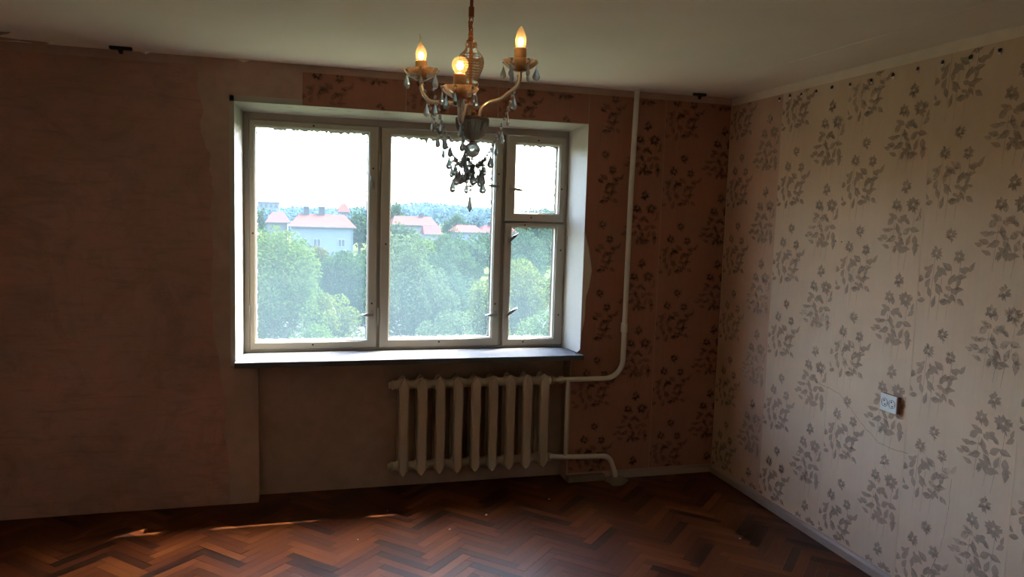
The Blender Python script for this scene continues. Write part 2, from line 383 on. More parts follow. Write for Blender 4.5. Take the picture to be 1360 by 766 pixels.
# (1,1) of the block grid runs along world -y ; a column vertex lies at x = -0.597
OX, OY = -0.597, -0.494
def to_world(u, v): return (OX + (u - v) * c45, OY - (u + v) * c45)
blocks = []
for s_ in range(-14, 15):
    for k in range(-110, 130):
        for hv in (0, 1):
            if hv == 0: u0, v0, du, dv = k * W_ + s_ * L_, k * W_ - s_ * L_, L_, W_
            else: u0, v0, du, dv = k * W_ + s_ * L_, (k + 1) * W_ - s_ * L_, W_, L_
            cx_, cy_ = to_world(u0 + du / 2, v0 + dv / 2)
            if not (XL - .2 < cx_ < XR + .2 and YB - .2 < cy_ < NY + .2): continue
            g = 0.0005
            loc = [(u0 + g, v0 + g), (u0 + du - g, v0 + g), (u0 + du - g, v0 + dv - g), (u0 + g, v0 + dv - g)]
            poly = []
            for (u, v) in loc:
                x, y = to_world(u, v); l, w = ((u - u0, v - v0) if hv == 0 else (v - v0, u - u0)); poly.append((x, y, l, w))
            in_niche = NX0 < cx_ < NX1
            ymax = NY if in_niche else 0.0
            pc = poly
            for ax, val, less in ((0, XL, False), (0, XR, True), (1, YB, False), (1, ymax, True)):
                pc = clip(pc, ax, val, less)
                if len(pc) < 3: break
            if len(pc) < 3: continue
            d = Vector((cx_, cy_, 0)) - CAM; z = d.dot(F_)
            vis = -1
            if z > .3:
                px, py = 680 + FPX * d.dot(R_) / z, 383 - FPX * d.dot(U_) / z
                if -15 < px < 1375 and 600 < py < 790: vis = 1.0 / z
            full = len(pc) == 4 and all(p == q for p, q in zip(pc, poly))
            blocks.append((vis, full, hv, pc, cx_, cy_))
blocks.sort(key=lambda b: -b[0])
def block_mesh(polys, name, zs):
    V, Fq, UV = [], [], []
    me = bpy.data.meshes.new(name); vs = []; fs = []; uvs = []
    for pc, z in zip(polys, zs):
        n = len(pc); b = len(vs)
        vs += [(p[0], p[1], z) for p in pc] + [(p[0], p[1], -.018) for p in pc]
        fs.append(tuple(b + i for i in range(n))); uvs.append([(p[2], p[3]) for p in pc])
        for i in range(n):
            j = (i + 1) % n
            fs.append((b + j, b + i, b + n + i, b + n + j)); uvs.append([(pc[j][2], pc[j][3]), (pc[i][2], pc[i][3])] + [(pc[i][2], pc[i][3]), (pc[j][2], pc[j][3])])
    me.from_pydata(vs, [], fs); uvl = me.uv_layers.new(name='UVMap'); i = 0
    for u in uvs:
        for c in u: uvl.data[i].uv = c; i += 1
    me.materials.append(M['parquet']); me.update()
    bm = bmesh.new(); bm.from_mesh(me); bmesh.ops.recalc_face_normals(bm, faces=bm.faces); bm.to_mesh(me); bm.free()
    return me
shared = {}
rest, restz = [], []; n_single = 0
for (vis, full, hv, pc, cx_, cy_) in blocks:
    zt = -random.random() * 0.0007
    if vis > 0 and n_single < 300:
        n_single += 1
        if full:
            if hv not in shared:
                shared[hv] = block_mesh([[(p[0] - cx_, p[1] - cy_, p[2], p[3]) for p in pc]], 'parquet_block', [0.0])
            me = shared[hv]; tilt = 0.0035
        else:
            me = block_mesh([[(p[0] - cx_, p[1] - cy_, p[2], p[3]) for p in pc]], 'parquet_block', [0.0]); tilt = 0.0015
        link('parquet_block', me, floor, (cx_, cy_, zt), (random.uniform(-tilt, tilt), random.uniform(-tilt, tilt), 0))
    else:
        rest.append(pc); restz.append(zt)
o = link('parquet_field', block_mesh(rest, 'parquet_field', restz), floor); tag(o, kind='stuff')

# ---- wallpaper
def leaf_poly(cx, cz, ang, ln, wd, mode):
    """two-tone leaf: returns [(points, tone)]"""
    t = [(0, 0), (.22, .36), (.45, .48), (.72, .30), (1, 0)]; b = [(0, 0), (.2, -.38), (.42, -.48), (.7, -.26), (1, 0)]
    ca, sa = math.cos(ang), math.sin(ang)
    f = lambda p: (cx + p[0] * ln * ca - p[1] * wd * sa, cz + p[0] * ln * sa + p[1] * wd * ca)
    up = [f(p) for p in t]; dn = [f(p) for p in b]
    return [(up, mode[0]), (dn, mode[1])]
def flower(cx, cz, s, rng):
    out = []
    for k in range(9):                       # ragged outer petals
        a = k * 2 * PI / 9 + rng.uniform(-.35, .35); r = s * rng.uniform(.6, .95); w = s * rng.uniform(.4, .6)
        out += leaf_poly(cx + .12 * s * math.cos(a), cz + .12 * s * math.sin(a) * .8, a, r, w, (rng.choice((0, 0, 1)), rng.choice((0, 0, 1))))
    for k in range(6):                       # short dark folds
        a = rng.uniform(0, 6.3); r = s * rng.uniform(.3, .75)
        out += leaf_poly(cx + r * math.cos(a), cz + r * math.sin(a) * .8, a + rng.uniform(.6, 1.6), s * rng.uniform(.3, .55), s * .28, (2, 1))
    for a in (-.35, PI + .35, -1.3):         # dark sepals below
        out += leaf_poly(cx, cz - .25 * s, a + rng.uniform(-.3, .3), s * rng.uniform(.7, 1.05), s * .26, (2, 2))
    return out
def strip(x0, z0, x1, z1, w, tone):
    dx, dz = x1 - x0, z1 - z0; l = math.hypot(dx, dz); nx, nz = -dz / l * w, dx / l * w
    return [([(x0 + nx, z0 + nz), (x0 - nx, z0 - nz), (x1 - nx * .6, z1 - nz * .6), (x1 + nx * .6, z1 + nz * .6)], tone)]
def bouquet(kind):
    rng = random.Random(100 + kind); out = []
    if kind == 0:
        fl = [(0, 0, .034), (-.068, -.085, .036), (.052, -.092, .034)]
        lv = [(.086, -.150, .3), (.068, -.180, .1), (.0, -.143, 2.6), (-.043, -.173, .4), (-.150, -.204, 3.0), (-.105, -.224, 1.1), (-.043, -.235, -.7), (-.150, -.275, 2.5), (-.130, -.300, 3.3), (.036, -.270, -.9), (.058, -.235, .1), (-.007, -.296, .2), (-.065, -.306, 1.3), (.02, -.2, 1.0), (-.09, -.262, 1.9), (.075, -.285, -.6)]
        st = [(-.086, -.10, -.39), (-.040, -.19, -.385), (.008, -.15, -.375), (.05, -.12, -.30)]
    else:
        fl = [(.01, 0, .036), (-.04, -.085, .034), (.06, -.085, .044)]
        lv = [(-.07, -.165, .7), (.005, -.150, -.4), (.035, -.165, 2.5), (-.075, -.205, .2), (-.02, -.2, 1.9), (.03, -.21, .6), (.075, -.2, -.2), (-.1, -.24, 2.9), (-.05, -.245, 3.6), (.0, -.25, -.8), (.045, -.255, 1.2), (.085, -.25, -1.5), (-.085, -.285, 2.8), (.02, -.295, .05), (.09, -.285, -1.6), (-.03, -.29, -2.2)]
        st = [(-.055, -.17, -.36), (-.005, -.22, -.37), (.03, -.30, -.385), (.06, -.12, -.27)]
    for (x, a, b) in st: out += strip(x + .012, a, x, b, .0013, 0)
    for i in range(20):
        a = rng.uniform(0, 6.3); rx_, rz_ = rng.gauss(0, .055), rng.uniform(-.30, -.12)
        ln = rng.uniform(.036, .056); out += leaf_poly(-.02 + rx_, rz_, a, ln, ln * rng.uniform(.42, .6), (0, rng.choice((0, 0, 1))))
    for (x, z, a) in lv:
        ln = rng.uniform(.044, .064); out += leaf_poly(x - ln * .4 * math.cos(a), z - ln * .4 * math.sin(a), a, ln, ln * rng.uniform(.42, .62), rng.choice(((2, 0), (0, 2), (2, 0), (1, 0), (0, 1), (2, 1))))
    for f in fl: out += flower(*f, rng)
    return out
BQ = [bouquet(0), bouquet(1)]
PZ = 0.4365
def paper_sheet(parent, a, b, z0, z1, place, colA, colB, tops, cuts=None, red=False):
    """sheet between wall coordinates a<b (u grows to the viewer's right), heights z0..z1;
    place(u, z, off) gives the world point; off = distance in front of the wall"""
    m = MB(); g = .0012
    edge = cuts or [(a + g, z0), (b - g, z0), (b - g, z1), (a + g, z1)]
    m.prism([place(u, z, 0) for u, z in edge], [place(u, z, .0009) for u, z in edge])
    sh = m.build('wallpaper_sheet', M[red or 'paper'], parent)
    groups = {0: [], 1: [], 2: []}
    for kind, uc, zt in ((0, colA, tops[0]), (1, colB, tops[1])):
        k = -1
        for k in range(-1, 7):
            zz = zt - k * PZ; ju, jz = 0, 0
            for pts, tone in BQ[kind]:
                q = [(uc + p[0] + ju, zz + p[1] + jz) for p in pts]
                if min(p[1] for p in q) < z0 or max(p[1] for p in q) > z1: continue
                q = [(min(max(u, a + .002), b - .002), z) for u, z in q]
                if max(p[0] for p in q) - min(p[0] for p in q) < .001: continue
                if cuts and min(p[0] for p in q) < -.925 and max(p[1] for p in q) > .78: continue
                groups[tone].append(q)
    bm = bmesh.new()
    for tone in (0, 1, 2):
        for q in groups[tone]:
            try:
                f = bm.faces.new([bm.verts.new(place(u, z, .0013 + .0004 * tone)) for u, z in q]); f.material_index = tone
            except ValueError: pass
    me = bpy.data.meshes.new('floral_print'); bm.to_mesh(me); bm.free()
    for t in (('inkr1', 'inkr2', 'inkr3') if red == 'paper_red' else ('ink1', 'ink2', 'ink3')): me.materials.append(M[t])
    pr = link('floral_print', me, sh); tag(pr, 'faded brown rose bouquets printed in rows', kind='stuff')
    return sh
right = lambda u, z, off: (XR - off, -u, z)
for i in range(-1, 9):
    a = .555 + (i - 1) * .5525; b = a + .5525
    a_, b_ = max(a, 0.003), min(b, 4.99)
    if b_ - a_ < .02: continue
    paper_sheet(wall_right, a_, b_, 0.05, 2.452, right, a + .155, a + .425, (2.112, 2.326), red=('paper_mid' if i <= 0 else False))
back = lambda u, z, off: (u, -off, z)
rr = random.Random(5)
cut = [(-1.02, .05), (-.471, .05), (-.471, 2.47), (-1.02, 2.47)]
# torn edge beside the window reveal
torn = [(-1.045, .05), (-.472, .05), (-.472, 2.46), (-.992, 2.46), (-.990, 1.62), (-.955, 1.50), (-.93, 1.37), (-.945, 1.26), (-.965, 1.20), (-.968, 1.05), (-.985, .97), (-.99, .86), (-1.045, .82)]
paper_sheet(wall_back, -1.045, -.4715, 0.05, 2.46, back, -.872, -.600, (2.098, 2.290), torn, 'paper_red')
paper_sheet(wall_back, -.4705, -.002, 0.05, 2.46, back, -.325, -.050, (2.098, 2.290), None, 'paper_red')
for a in (-2.705, -2.125, -1.573):
    b = min(a + .5525, -1.0)
    b = {-2.705: -2.126, -2.125: -1.574, -1.573: -.993}[a]
    paper_sheet(wall_back, a, b, WZ1 + .002, 2.46, back, a + .15, a + .42, (2.098, 2.290), None, 'paper_red')
# old lining paper left of the window with a torn right edge
edge = [(-4.54, .001), (-3.10, .001), (-3.105, .25), (-3.13, .42), (-3.12, .62), (-3.15, .80), (-3.185, 1.0), (-3.19, 1.25), (-3.175, 1.45), (-3.19, 1.62), (-3.17, 1.78), (-3.195, 1.90), (-3.185, 1.97), (-3.215, 2.04), (-3.235, 2.12), (-3.225, 2.24), (-3.25, 2.36), (-3.26, 2.455), (-4.54, 2.455)]
full_edge = []
for (p, q) in zip(edge, edge[1:] + edge[:1]):
    full_edge.append(p)
    if p[0] > -4 and q[0] > -4:
        for t in (.33, .66): full_edge.append((p[0] + (q[0] - p[0]) * t + rr.uniform(-.008, .008), p[1] + (q[1] - p[1]) * t))
MB().prism([back(u, z, 0) for u, z in full_edge], [back(u, z, .0012) for u, z in full_edge]).build('lining_paper', M['backing'], wall_back)
MB().prism([back(u, z, 0) for u, z in ((-.990, 1.60), (-.990, .88), (-.972, 1.02), (-.968, 1.18), (-.948, 1.26), (-.934, 1.37), (-.957, 1.49))], [back(u, z, .0007) for u, z in ((-.990, 1.60), (-.990, .88), (-.972, 1.02), (-.968, 1.18), (-.948, 1.26), (-.934, 1.37), (-.957, 1.49))]).build('bare_patch', M['border'], wall_back)
# cracks in the right wall paper
def crack(pts, w, place, parent):
    m = MB(); P = []
    rg = random.Random(len(pts))
    for (p, q) in zip(pts[:-1], pts[1:]):
        for t in np.linspace(0, 1, 6, endpoint=False): P.append((p[0] + (q[0] - p[0]) * t + rg.uniform(-.004, .004), p[1] + (q[1] - p[1]) * t + rg.uniform(-.004, .004)))
    P.append(pts[-1])
    for i in range(len(P) - 1):
        dx, dz = P[i + 1][0] - P[i][0], P[i + 1][1] - P[i][1]; l = math.hypot(dx, dz) + 1e-6; nx, nz = -dz / l * w, dx / l * w
        m.poly([place(P[i][0] - nx, P[i][1] - nz, .0026), place(P[i + 1][0] - nx, P[i + 1][1] - nz, .0026), place(P[i + 1][0] + nx, P[i + 1][1] + nz, .0026), place(P[i][0] + nx, P[i][1] + nz, .0026)])
    return m.build('paper_crack', M['ink3'], parent)
crack([(.95, .85), (1.20, .83), (1.37, .72), (1.50, .65), (1.68, .66)], .0014, right, wall_right)
crack([(1.93, .63), (1.92, .42), (1.90, .30), (1.84, .12)], .0016, right, wall_right)
# row of old screw holes with crumbled plaster
for i, (y, z) in enumerate([(.522, 2.425), (.621, 2.428), (.724, 2.422), (.853, 2.419), (.98, 2.42), (1.117, 2.414), (1.266, 2.411), (1.408, 2.413), (1.558, 2.415), (1.696, 2.418), (1.84, 2.412), (1.977, 2.414)]):
    s = 1.0 + .3 * (i % 3 == 1)
    Mx = Matrix.Rotation(-PI / 2, 4, 'Y')
    pl = MB().lathe([(0, .0), (.0075 * s, 0), (.0085 * s, .0025), (.005 * s, .0045), (.0045 * s, .0015), (0, .001)], 9, (0, 0, 0), Mx, lambda a, r, z: 1 + .18 * math.sin(3 * a + i)).build('screw_hole', M['hole'], wall_right)
    pl.location = (-.0028, -y, z + .004)
    m = MB(); rg = random.Random(i)
    m.lathe([(0, 0), (.006 * s, .0005), (.0055 * s, .003), (0, .004)], 7, (-.0028, -y - .001, z - .009), Mx, lambda a, r, z: 1 + .3 * math.sin(2 * a + i))
    m.build('plaster_chip', M['chip'], wall_right)
for (y, z) in ((1.093, 1.615), (1.137, 1.615)):
    MB().lathe([(0, 0), (.004, 0), (.0035, .002), (0, .0025)], 8, (-.0026, -y, z), Matrix.Rotation(-PI / 2, 4, 'Y')).build('nail_hole', M['hole'], wall_right)
MB().prism([right(1.846, 1.145, .0024), right(1.862, 1.140, .0024), right(1.858, 1.115, .0024), right(1.850, 1.118, .0024)], [right(1.849, 1.142, .0032), right(1.859, 1.137, .0032), right(1.857, 1.118, .0032), right(1.851, 1.121, .0032)]).build('paper_scar', M['socket_side'], wall_right)

# ---- baseboards and plinth
o = MB().prism([(0, 0, 0), (-.022, 0, 0), (-.022, 0, .038), (-.010, 0, .05), (0, 0, .05)], [(0, YB, 0), (-.022, YB, 0), (-.022, YB, .038), (-.010, YB, .05), (0, YB, .05)]).build('baseboard_right', M['baseboard']); tag(o, 'worn brown baseboard with a pale top edge', kind='structure')
o = MB().prism([(-.022, 0, 0), (-.022, -.02, 0), (-.022, -.02, .036), (-.022, -.010, .046), (-.022, 0, .046)], [(-.74, 0, 0), (-.74, -.02, 0), (-.74, -.02, .036), (-.74, -.010, .046), (-.74, 0, .046)]).build('baseboard_back', M['baseboard']); tag(o, 'worn brown baseboard in the window wall corner', kind='structure')
m = MB(); rg = random.Random(3)
m.box((-1.06, -.055, 0), (-.80, -.001, .042), .012, 2)
o = m.build('trim_4', M['cement']); tag(o, 'rough cement ledge at the foot of the wall by the pipe', kind='structure')
bm = MB(); bm.lathe([(0, .03), (.03, .028), (.062, .014), (.078, 0)], 14, (-.735, -.07, 0), None, lambda a, r, z: 1 + .2 * math.sin(3 * a + 1) + .1 * math.sin(5 * a)); o = bm.build('trim_5', M['cement'], None, True); tag(o, 'lump of cement where the pipe enters the floor', kind='structure')

# ---- window reveals and sill
def wedge(name, loop0, loop1, mat, label):
    o = MB().prism(loop0, loop1).build(name, mat); tag(o, label, kind='structure'); return o
RX0, RX1, RZ1 = -3.036, -1.028, 2.252        # reveal at the frame
wedge('trim_1', [(WX0, 0.0, WZ0 - .03), (-3.09, 0.0, WZ0 - .03), (-3.09, WT, WZ0 - .03), (RX0, WT, WZ0 - .03), (RX0, FY, WZ0 - .03)], [(WX0, 0.0, 2.31), (-3.09, 0.0, 2.31), (-3.09, WT, 2.31), (RX0, WT, 2.31), (RX0, FY, 2.31)], M['reveal'], 'white plastered reveal left of the window')
wedge('trim_2', [(WX1, 0.0, WZ0 - .03), (-.96, 0.0, WZ0 - .03), (-.96, WT, WZ0 - .03), (RX1, WT, WZ0 - .03), (RX1, FY, WZ0 - .03)], [(WX1, 0.0, 2.31), (-.96, 0.0, 2.31), (-.96, WT, 2.31), (RX1, WT, 2.31), (RX1, FY, 2.31)], M['reveal'], 'white plastered reveal right of the window')
wedge('trim_3', [(-3.088, 0.0, WZ1), (-3.088, 0.0, 2.31), (-3.088, FY + .01, 2.31), (-3.088, FY + .01, RZ1)], [(-.962, 0.0, WZ1), (-.962, 0.0, 2.31), (-.962, FY + .01, 2.31), (-.962, FY + .01, RZ1)], M['reveal'], 'white plastered head of the window opening')
tr3 = bpy.data.objects['trim_3']
for (x, y, ln) in ((-2.80, .06, .05), (-2.62, .055, .13), (-2.46, .07, .04), (-2.25, .06, .05), (-2.02, .055, .07), (-1.85, .05, .03), (-1.6, .06, .06)):
    z = WZ1 - (WZ1 - RZ1) * y / FY - .0008
    MB().poly([(x, y - .004, z), (x + ln * .5, y - .007, z), (x + ln, y - .002, z), (x + ln * .6, y + .003, z), (x + ln * .1, y + .002, z)]).build('paint_flake_gap', M['hole'], tr3)
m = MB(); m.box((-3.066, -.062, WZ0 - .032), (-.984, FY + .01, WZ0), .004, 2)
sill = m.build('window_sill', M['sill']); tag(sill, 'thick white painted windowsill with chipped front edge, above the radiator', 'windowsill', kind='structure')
del sill['category']
sill.name = 'trim_6'
rg = random.Random(9)
for (x, y, ln, a) in ((-1.55, .02, .06, .1), (-1.38, .13, .05, 0), (-1.25, .05, .09, .05), (-1.2, .16, .12, -.06), (-1.12, .10, .05, .5), (-1.05, .12, .10, -.9), (-1.08, .03, .05, .2)):
    P = [(-ln / 2, -.002), (0, -.004), (ln / 2, -.001), (ln * .2, .003), (-ln * .3, .002)]
    MB().poly([(x + p[0] * math.cos(a) - p[1] * math.sin(a), y + p[0] * math.sin(a) + p[1] * math.cos(a), WZ0 + .0006) for p in P]).build('paint_chip', M['gap'], sill)

# ------------------------------------------------------------------ window
win = empty('window_1', ((RX0 + RX1) / 2, FY, WZ0)); tag(win, 'old double wooden casement window with cream peeling paint', kind='structure')
WO = Vector(win.location)
def wl_(p): return tuple(Vector(p) - WO)
def wbox(m, lo, hi, bev=0.0): return m.box(wl_(lo), wl_(hi), bev)
# box frame: head, sill, jambs, mullion, transom
m = MB()
for (y0, y1) in ((FY, WT - .01),):
    wbox(m, (RX0, y0, WZ0), (-3.004, y1, 2.31), .002); wbox(m, (-1.046, y0, WZ0), (RX1, y1, 2.31), .002)
    wbox(m, (-3.004, y0, 2.214), (-1.046, y1, 2.31), .002); wbox(m, (-3.004, y0 + .004, WZ0), (-1.046, y1, WZ0 + .016), .002)
wbox(m, (-2.266, FY + .022, WZ0), (-2.229, WT - .01, 2.22), .002); wbox(m, (-1.477, FY + .022, WZ0), (-1.436, WT - .01, 2.22), .002)
wbox(m, (-1.44, FY + .022, 1.640), (-1.045, WT - .01, 1.676), .002)
m.build('window_frame', M['frame'], win)
def sash(x0, x1, z0, z1, gx0, gx1, gz0, gz1, y0, y1, outer):
    m = MB()
    # stiles and rails with a chamfered glazing edge, one continuous frame
    O = [(x0, z0), (x1, z0), (x1, z1), (x0, z1)]; G = [(gx0, gz0), (gx1, gz0), (gx1, gz1), (gx0, gz1)]
    e = .008; Gc = [(gx0 - e, gz0 - e), (gx1 + e, gz0 - e), (gx1 + e, gz1 + e), (gx0 - e, gz1 + e)]
    loops = [[wl_((x, y0 + .003, z)) for x, z in O], [wl_((x + (.003 if i in (0, 3) else -.003), y0, z + (.003 if i < 2 else -.003))) for i, (x, z) in enumerate(O)],
             [wl_((x, y0, z)) for x, z in Gc], [wl_((x, y0 + .007, z)) for x, z in Gc], [wl_((x, y0 + .012, z)) for x, z in G], [wl_((x, y1, z)) for x, z in G], [wl_((x, y1, z)) for x, z in O]]
    rings = [[m.bm.verts.new(p) for p in lp] for lp in loops]
    for A, B in zip(rings, rings[1:] + rings[:1]):
        for i in range(4): m.bm.faces.new((A[i], A[(i + 1) % 4], B[(i + 1) % 4], B[i]))
    s = m.build('outer_sash' if outer else 'sash', M['sash'], win)
    yg = (y0 + y1) / 2
    MB().box(wl_((gx0 - .004, yg - .0015, gz0 - .004)), wl_((gx1 + .004, yg + .0015, gz1 + .004))).build('window_pane', M['glass_out'] if outer else M['glass_in'], s)
    return s
SY0, SY1 = FY - .006, FY + .036
OY0, OY1 = .308, .340
specs = [(-3.002, -2.258, .853, 2.212, -2.968, -2.316, .900, 2.174), (-2.237, -1.470, .853, 2.208, -2.176, -1.522, .906, 2.165),
         (-1.447, -1.047, 1.664, 2.208, -1.380, -1.089, 1.720, 2.158), (-1.442, -1.034, .853, 1.652, -1.395, -1.098, .898, 1.625)]
sashes = []
def jag(gx0, gx1, gz0, gz1, y, parent, seed):
    """ragged putty and paint left around the outer pane"""
    rg = random.Random(seed); th = .0015
    def run(p, q, inx, inz, w, step=.012):
        n = max(4, int(math.hypot(q[0] - p[0], q[1] - p[1]) / step)); a = []; b = []
        for i in range(n + 1):
            t = i / n; x = p[0] + (q[0] - p[0]) * t; z = p[1] + (q[1] - p[1]) * t
            d = w * (.35 + .65 * rg.random() ** 1.5) * (1.9 if rg.random() < .04 else 1)
            a.append((x, z)); b.append((x + inx * d, z + inz * d))
        m = MB()
        for i in range(n):
            m.prism([wl_((u, y, v)) for u, v in (a[i], a[i + 1], b[i + 1], b[i])], [wl_((u, y - th, v)) for u, v in (a[i], a[i + 1], b[i + 1], b[i])])
        bmesh.ops.remove_doubles(m.bm, verts=m.bm.verts, dist=1e-5)
        m.build('putty_edge', M['putty'], parent)
    run((gx0, gz0), (gx0, gz1), 1, 0, .012); run((gx1, gz0), (gx1, gz1), -1, 0, .013)
    run((gx0, gz1), (gx1, gz1), 0, -1, .024); run((gx0, gz0), (gx1, gz0), 0, 1, .014)
for i, sp in enumerate(specs):
    sashes.append(sash(*sp, SY0, SY1, False))
    x0, x1, z0, z1, a, b, c, d = sp
    ou = sash(x0, x1, z0, z1, a - .004, b + .004, c - .006, d + .008, OY0, OY1, True)
    jag(a - .004, b + .004, c - .006, d + .008, (OY0 + OY1) / 2 - .0018, ou, 40 + i)
def latch(s, x, z, ang, ln=.062):
    ln *= 1.3
    y = SY0
    p = MB().box(wl_((x - .009, y - .003, z - .026)), wl_((x + .009, y, z + .026)), .003)
    pl = p.build('latch_plate', M['hinge'], s)
    m = MB(); R = Matrix.Rotation(-PI / 2, 4, 'X')
    Mx = Matrix.Rotation(PI / 2, 4, 'X')
    m.lathe([(0, 0), (.0075, 0), (.0075, .010), (.006, .014), (0, .015)], 10, wl_((x, y - .002, z)), Mx)
    ca, sa = math.cos(ang), math.sin(ang)
    P = [(-.014, -.005), (-.007, .007), (.012, .009), (ln * .6, .008), (ln, .0), (ln * .6, -.007), (.01, -.008)]
    lo = [wl_((x + u * ca - v * sa, y - .011, z + u * sa + v * ca)) for u, v in P]; hi = [wl_((x + u * ca - v * sa, y - .017 - .02 * max(0, u) / ln, z + u * sa + v * ca)) for u, v in P]
    m.prism(lo, hi); m.build('latch_wing', M['metal'], s)
latch(sashes[0], -2.286, 1.06, PI - .05, .05); latch(sashes[0], -2.286, 1.86, 1.9, .045)
latch(sashes[1], -1.503, 1.88, PI - .1, .06); latch(sashes[1], -1.493, 1.055, PI, .055)
latch(sashes[2], -1.412, 1.87, -.12, .065); latch(sashes[3], -1.416, 1.535, .75, .06); latch(sashes[3], -1.416, 1.055, .65, .062)
def hinge(s, x, z, h=.10):
    m = MB(); m.tube([wl_((x, SY0 - .004, z)), wl_((x, SY0 - .004, z + h))], .0065, 8); m.lathe([(0, h + .006), (.005, h + .003), (.0065, h)], 8, wl_((x, SY0 - .004, z)))
    m.build('hinge', M['hinge'], s)
hinge(sashes[0], -3.004, 1.93); hinge(sashes[0], -3.004, 1.02); hinge(sashes[1], -2.247, 1.95); hinge(sashes[1], -2.247, 1.0)
hinge(sashes[2], -1.044, 1.83, .08); hinge(sashes[3], -1.034, 1.40, .08); hinge(sashes[3], -1.034, .98, .08)
def screw(s, x, z):
    MB().lathe([(0, 0), (.006, 0), (.005, .002), (.0015, .001), (0, .001)], 9, wl_((x, SY0 - .0002, z)), Matrix.Rotation(PI / 2, 4, 'X')).build('screw', M['gap'], s)
for s, x, z in ((0, -2.64, 2.195), (0, -2.64, .877), (0, -2.287, 1.96), (0, -2.287, 1.13), (0, -2.985, 1.55), (1, -1.86, .882), (1, -1.495, 1.96), (1, -1.497, 1.125), (2, -1.235, 2.185), (2, -1.27, 1.69), (2, -1.066, 1.88), (3, -1.31, 1.64), (3, -1.06, 1.48), (3, -1.06, 1.05), (3, -1.3, .873), (1, -2.205, 1.5)):
    screw(sashes[s], x, z)

# ------------------------------------------------------------------ radiator
rad = empty('radiator', (-1.68, -.01, 0.12), 'cream cast iron radiator with nine ribs in the niche under the windowsill', 'radiator')
RO = Vector(rad.location)
def section_mesh():
    m = MB()
    zb, zt = 0.0, 0.60; yf, yb = -.068, .068
    # front and back columns: pillars with pointed ends, chamfered front
    for (y0, y1, sgn) in ((yf, yf + .034, 1), (yb, yb - .034, -1)):
        w = .0285
        out = [(-w, .035), (-w * .55, .012), (0, 0), (w * .55, .012), (w, .035), (w, zt - .045), (w * .6, zt - .016), (0, zt), (-w * .6, zt - .016), (-w, zt - .045)]
        inn = [(x * .72, z + (.006 if z < .1 else -.006)) for x, z in out]
        lo = [(x, y0 + sgn * .008, z) for x, z in out]; hi = [(x, y1, z) for x, z in out]; fr = [(x, y0, z) for x, z in inn]
        A = [m.bm.verts.new(p) for p in hi]; B = [m.bm.verts.new(p) for p in lo]; C = [m.bm.verts.new(p) for p in fr]; n = len(A)
        m.bm.faces.new(A); m.bm.faces.new(C)
        for i in range(n):
            j = (i + 1) % n
            m.bm.faces.new((A[i], A[j], B[j], B[i])); m.bm.faces.new((B[i], B[j], C[j], C[i]))
    # web between columns and the hubs top and bottom
    m.box((-.009, yf + .02, .06), (.009, yb - .02, zt - .06), .004)
    for z in (.05, zt - .05):
        m.tube([(-.0545, 0, z), (-.040, 0, z), (-.030, 0, z), (.030, 0, z), (.040, 0, z), (.0545, 0, z)], [.026, .026, .034, .034, .026, .026], 14)
        m.box((-.022, yf + .012, z - .028), (.022, yb - .012, z + .028), .008)
    return m.mesh('radiator_section', M['radiator'], True)
sec = section_mesh()
X0 = -2.117; DX = (-1.240 + 2.117) / 8
for i in range(9):
    x = X0 + i * DX
    link('radiator_section', sec, rad, (x - RO.x, 0, 0))
for x, z, d in ((X0 - .058, .55, -1), (X0 - .058, .05, -1), (X0 + 8 * DX + .058, .55, 1), (X0 + 8 * DX + .058, .05, 1)):
    MB().tube([(x - RO.x, 0, z), (x - RO.x + d * .010, 0, z), (x - RO.x + d * .012, 0, z), (x - RO.x + d * .028, 0, z)], [.029, .029, .021, .020], 8).build('end_plug', M['radiator'], rad)
for x in (X0 + DX * 1.5, X0 + DX * 6.5):
    MB().box((x - RO.x - .012, .03, .50), (x - RO.x + .012, .13, .525), .003).build('bracket', M['radiator'], rad)

# ------------------------------------------------------------------ heating pipe
pip = empty('heating_pipe', (-.71, -.055, 0), 'cream heating riser pipe running down the papered wall to the radiator', 'pipe')
PO = Vector(pip.location)
def pl_(pts): return [tuple(Vector(p) - PO) for p in pts]
def bend(c, r, a0, a1, n=8):
    return [(c[0] + r * math.cos(a0 + (a1 - a0) * i / n), c[1], c[2] + r * math.sin(a0 + (a1 - a0) * i / n)) for i in range(n + 1)]
rx = X0 + 8 * DX + .0875
MB().tube(pl_([(-.700, -.055, 2.499), (-.712, -.055, 1.9), (-.716, -.055, .80)] + bend((-.836, -.055, .80), .12, 0, -PI / 2)[1:] + [(-1.05, -.04, .676), (rx, -.01, .670)]), .0165, 12).build('riser', M['pipe'], pip, True)
MB().tube(pl_([(-.717, -.055, .975), (-.717, -.055, .98), (-.717, -.055, 1.035), (-.717, -.055, 1.04)]), [.0168, .0215, .0215, .0168], 12).build('coupling', M['pipe'], pip, True)
MB().tube(pl_([(rx + .02, -.01, .670), (rx + .022, -.01, .670), (rx + .05, -.014, .671), (rx + .052, -.014, .671)]), [.018, .025, .025, .018], 8).build('coupling', M['pipe'], pip)
MB().tube(pl_([(-1.082, -.04, .676), (-1.080, -.04, .172)]), .0125, 10).build('bypass', M['pipe'], pip, True)
MB().tube(pl_([(rx, -.01, .170), (-1.08, -.04, .172), (-.86, -.055, .170)] + bend((-.83, -.055, .10), .07, PI / 2, .25)[1:] + [(-.740, -.06, .06), (-.735, -.065, .0)]), .0165, 12).build('return_pipe', M['pipe'], pip, True)
for z in (1.5,):
    pass

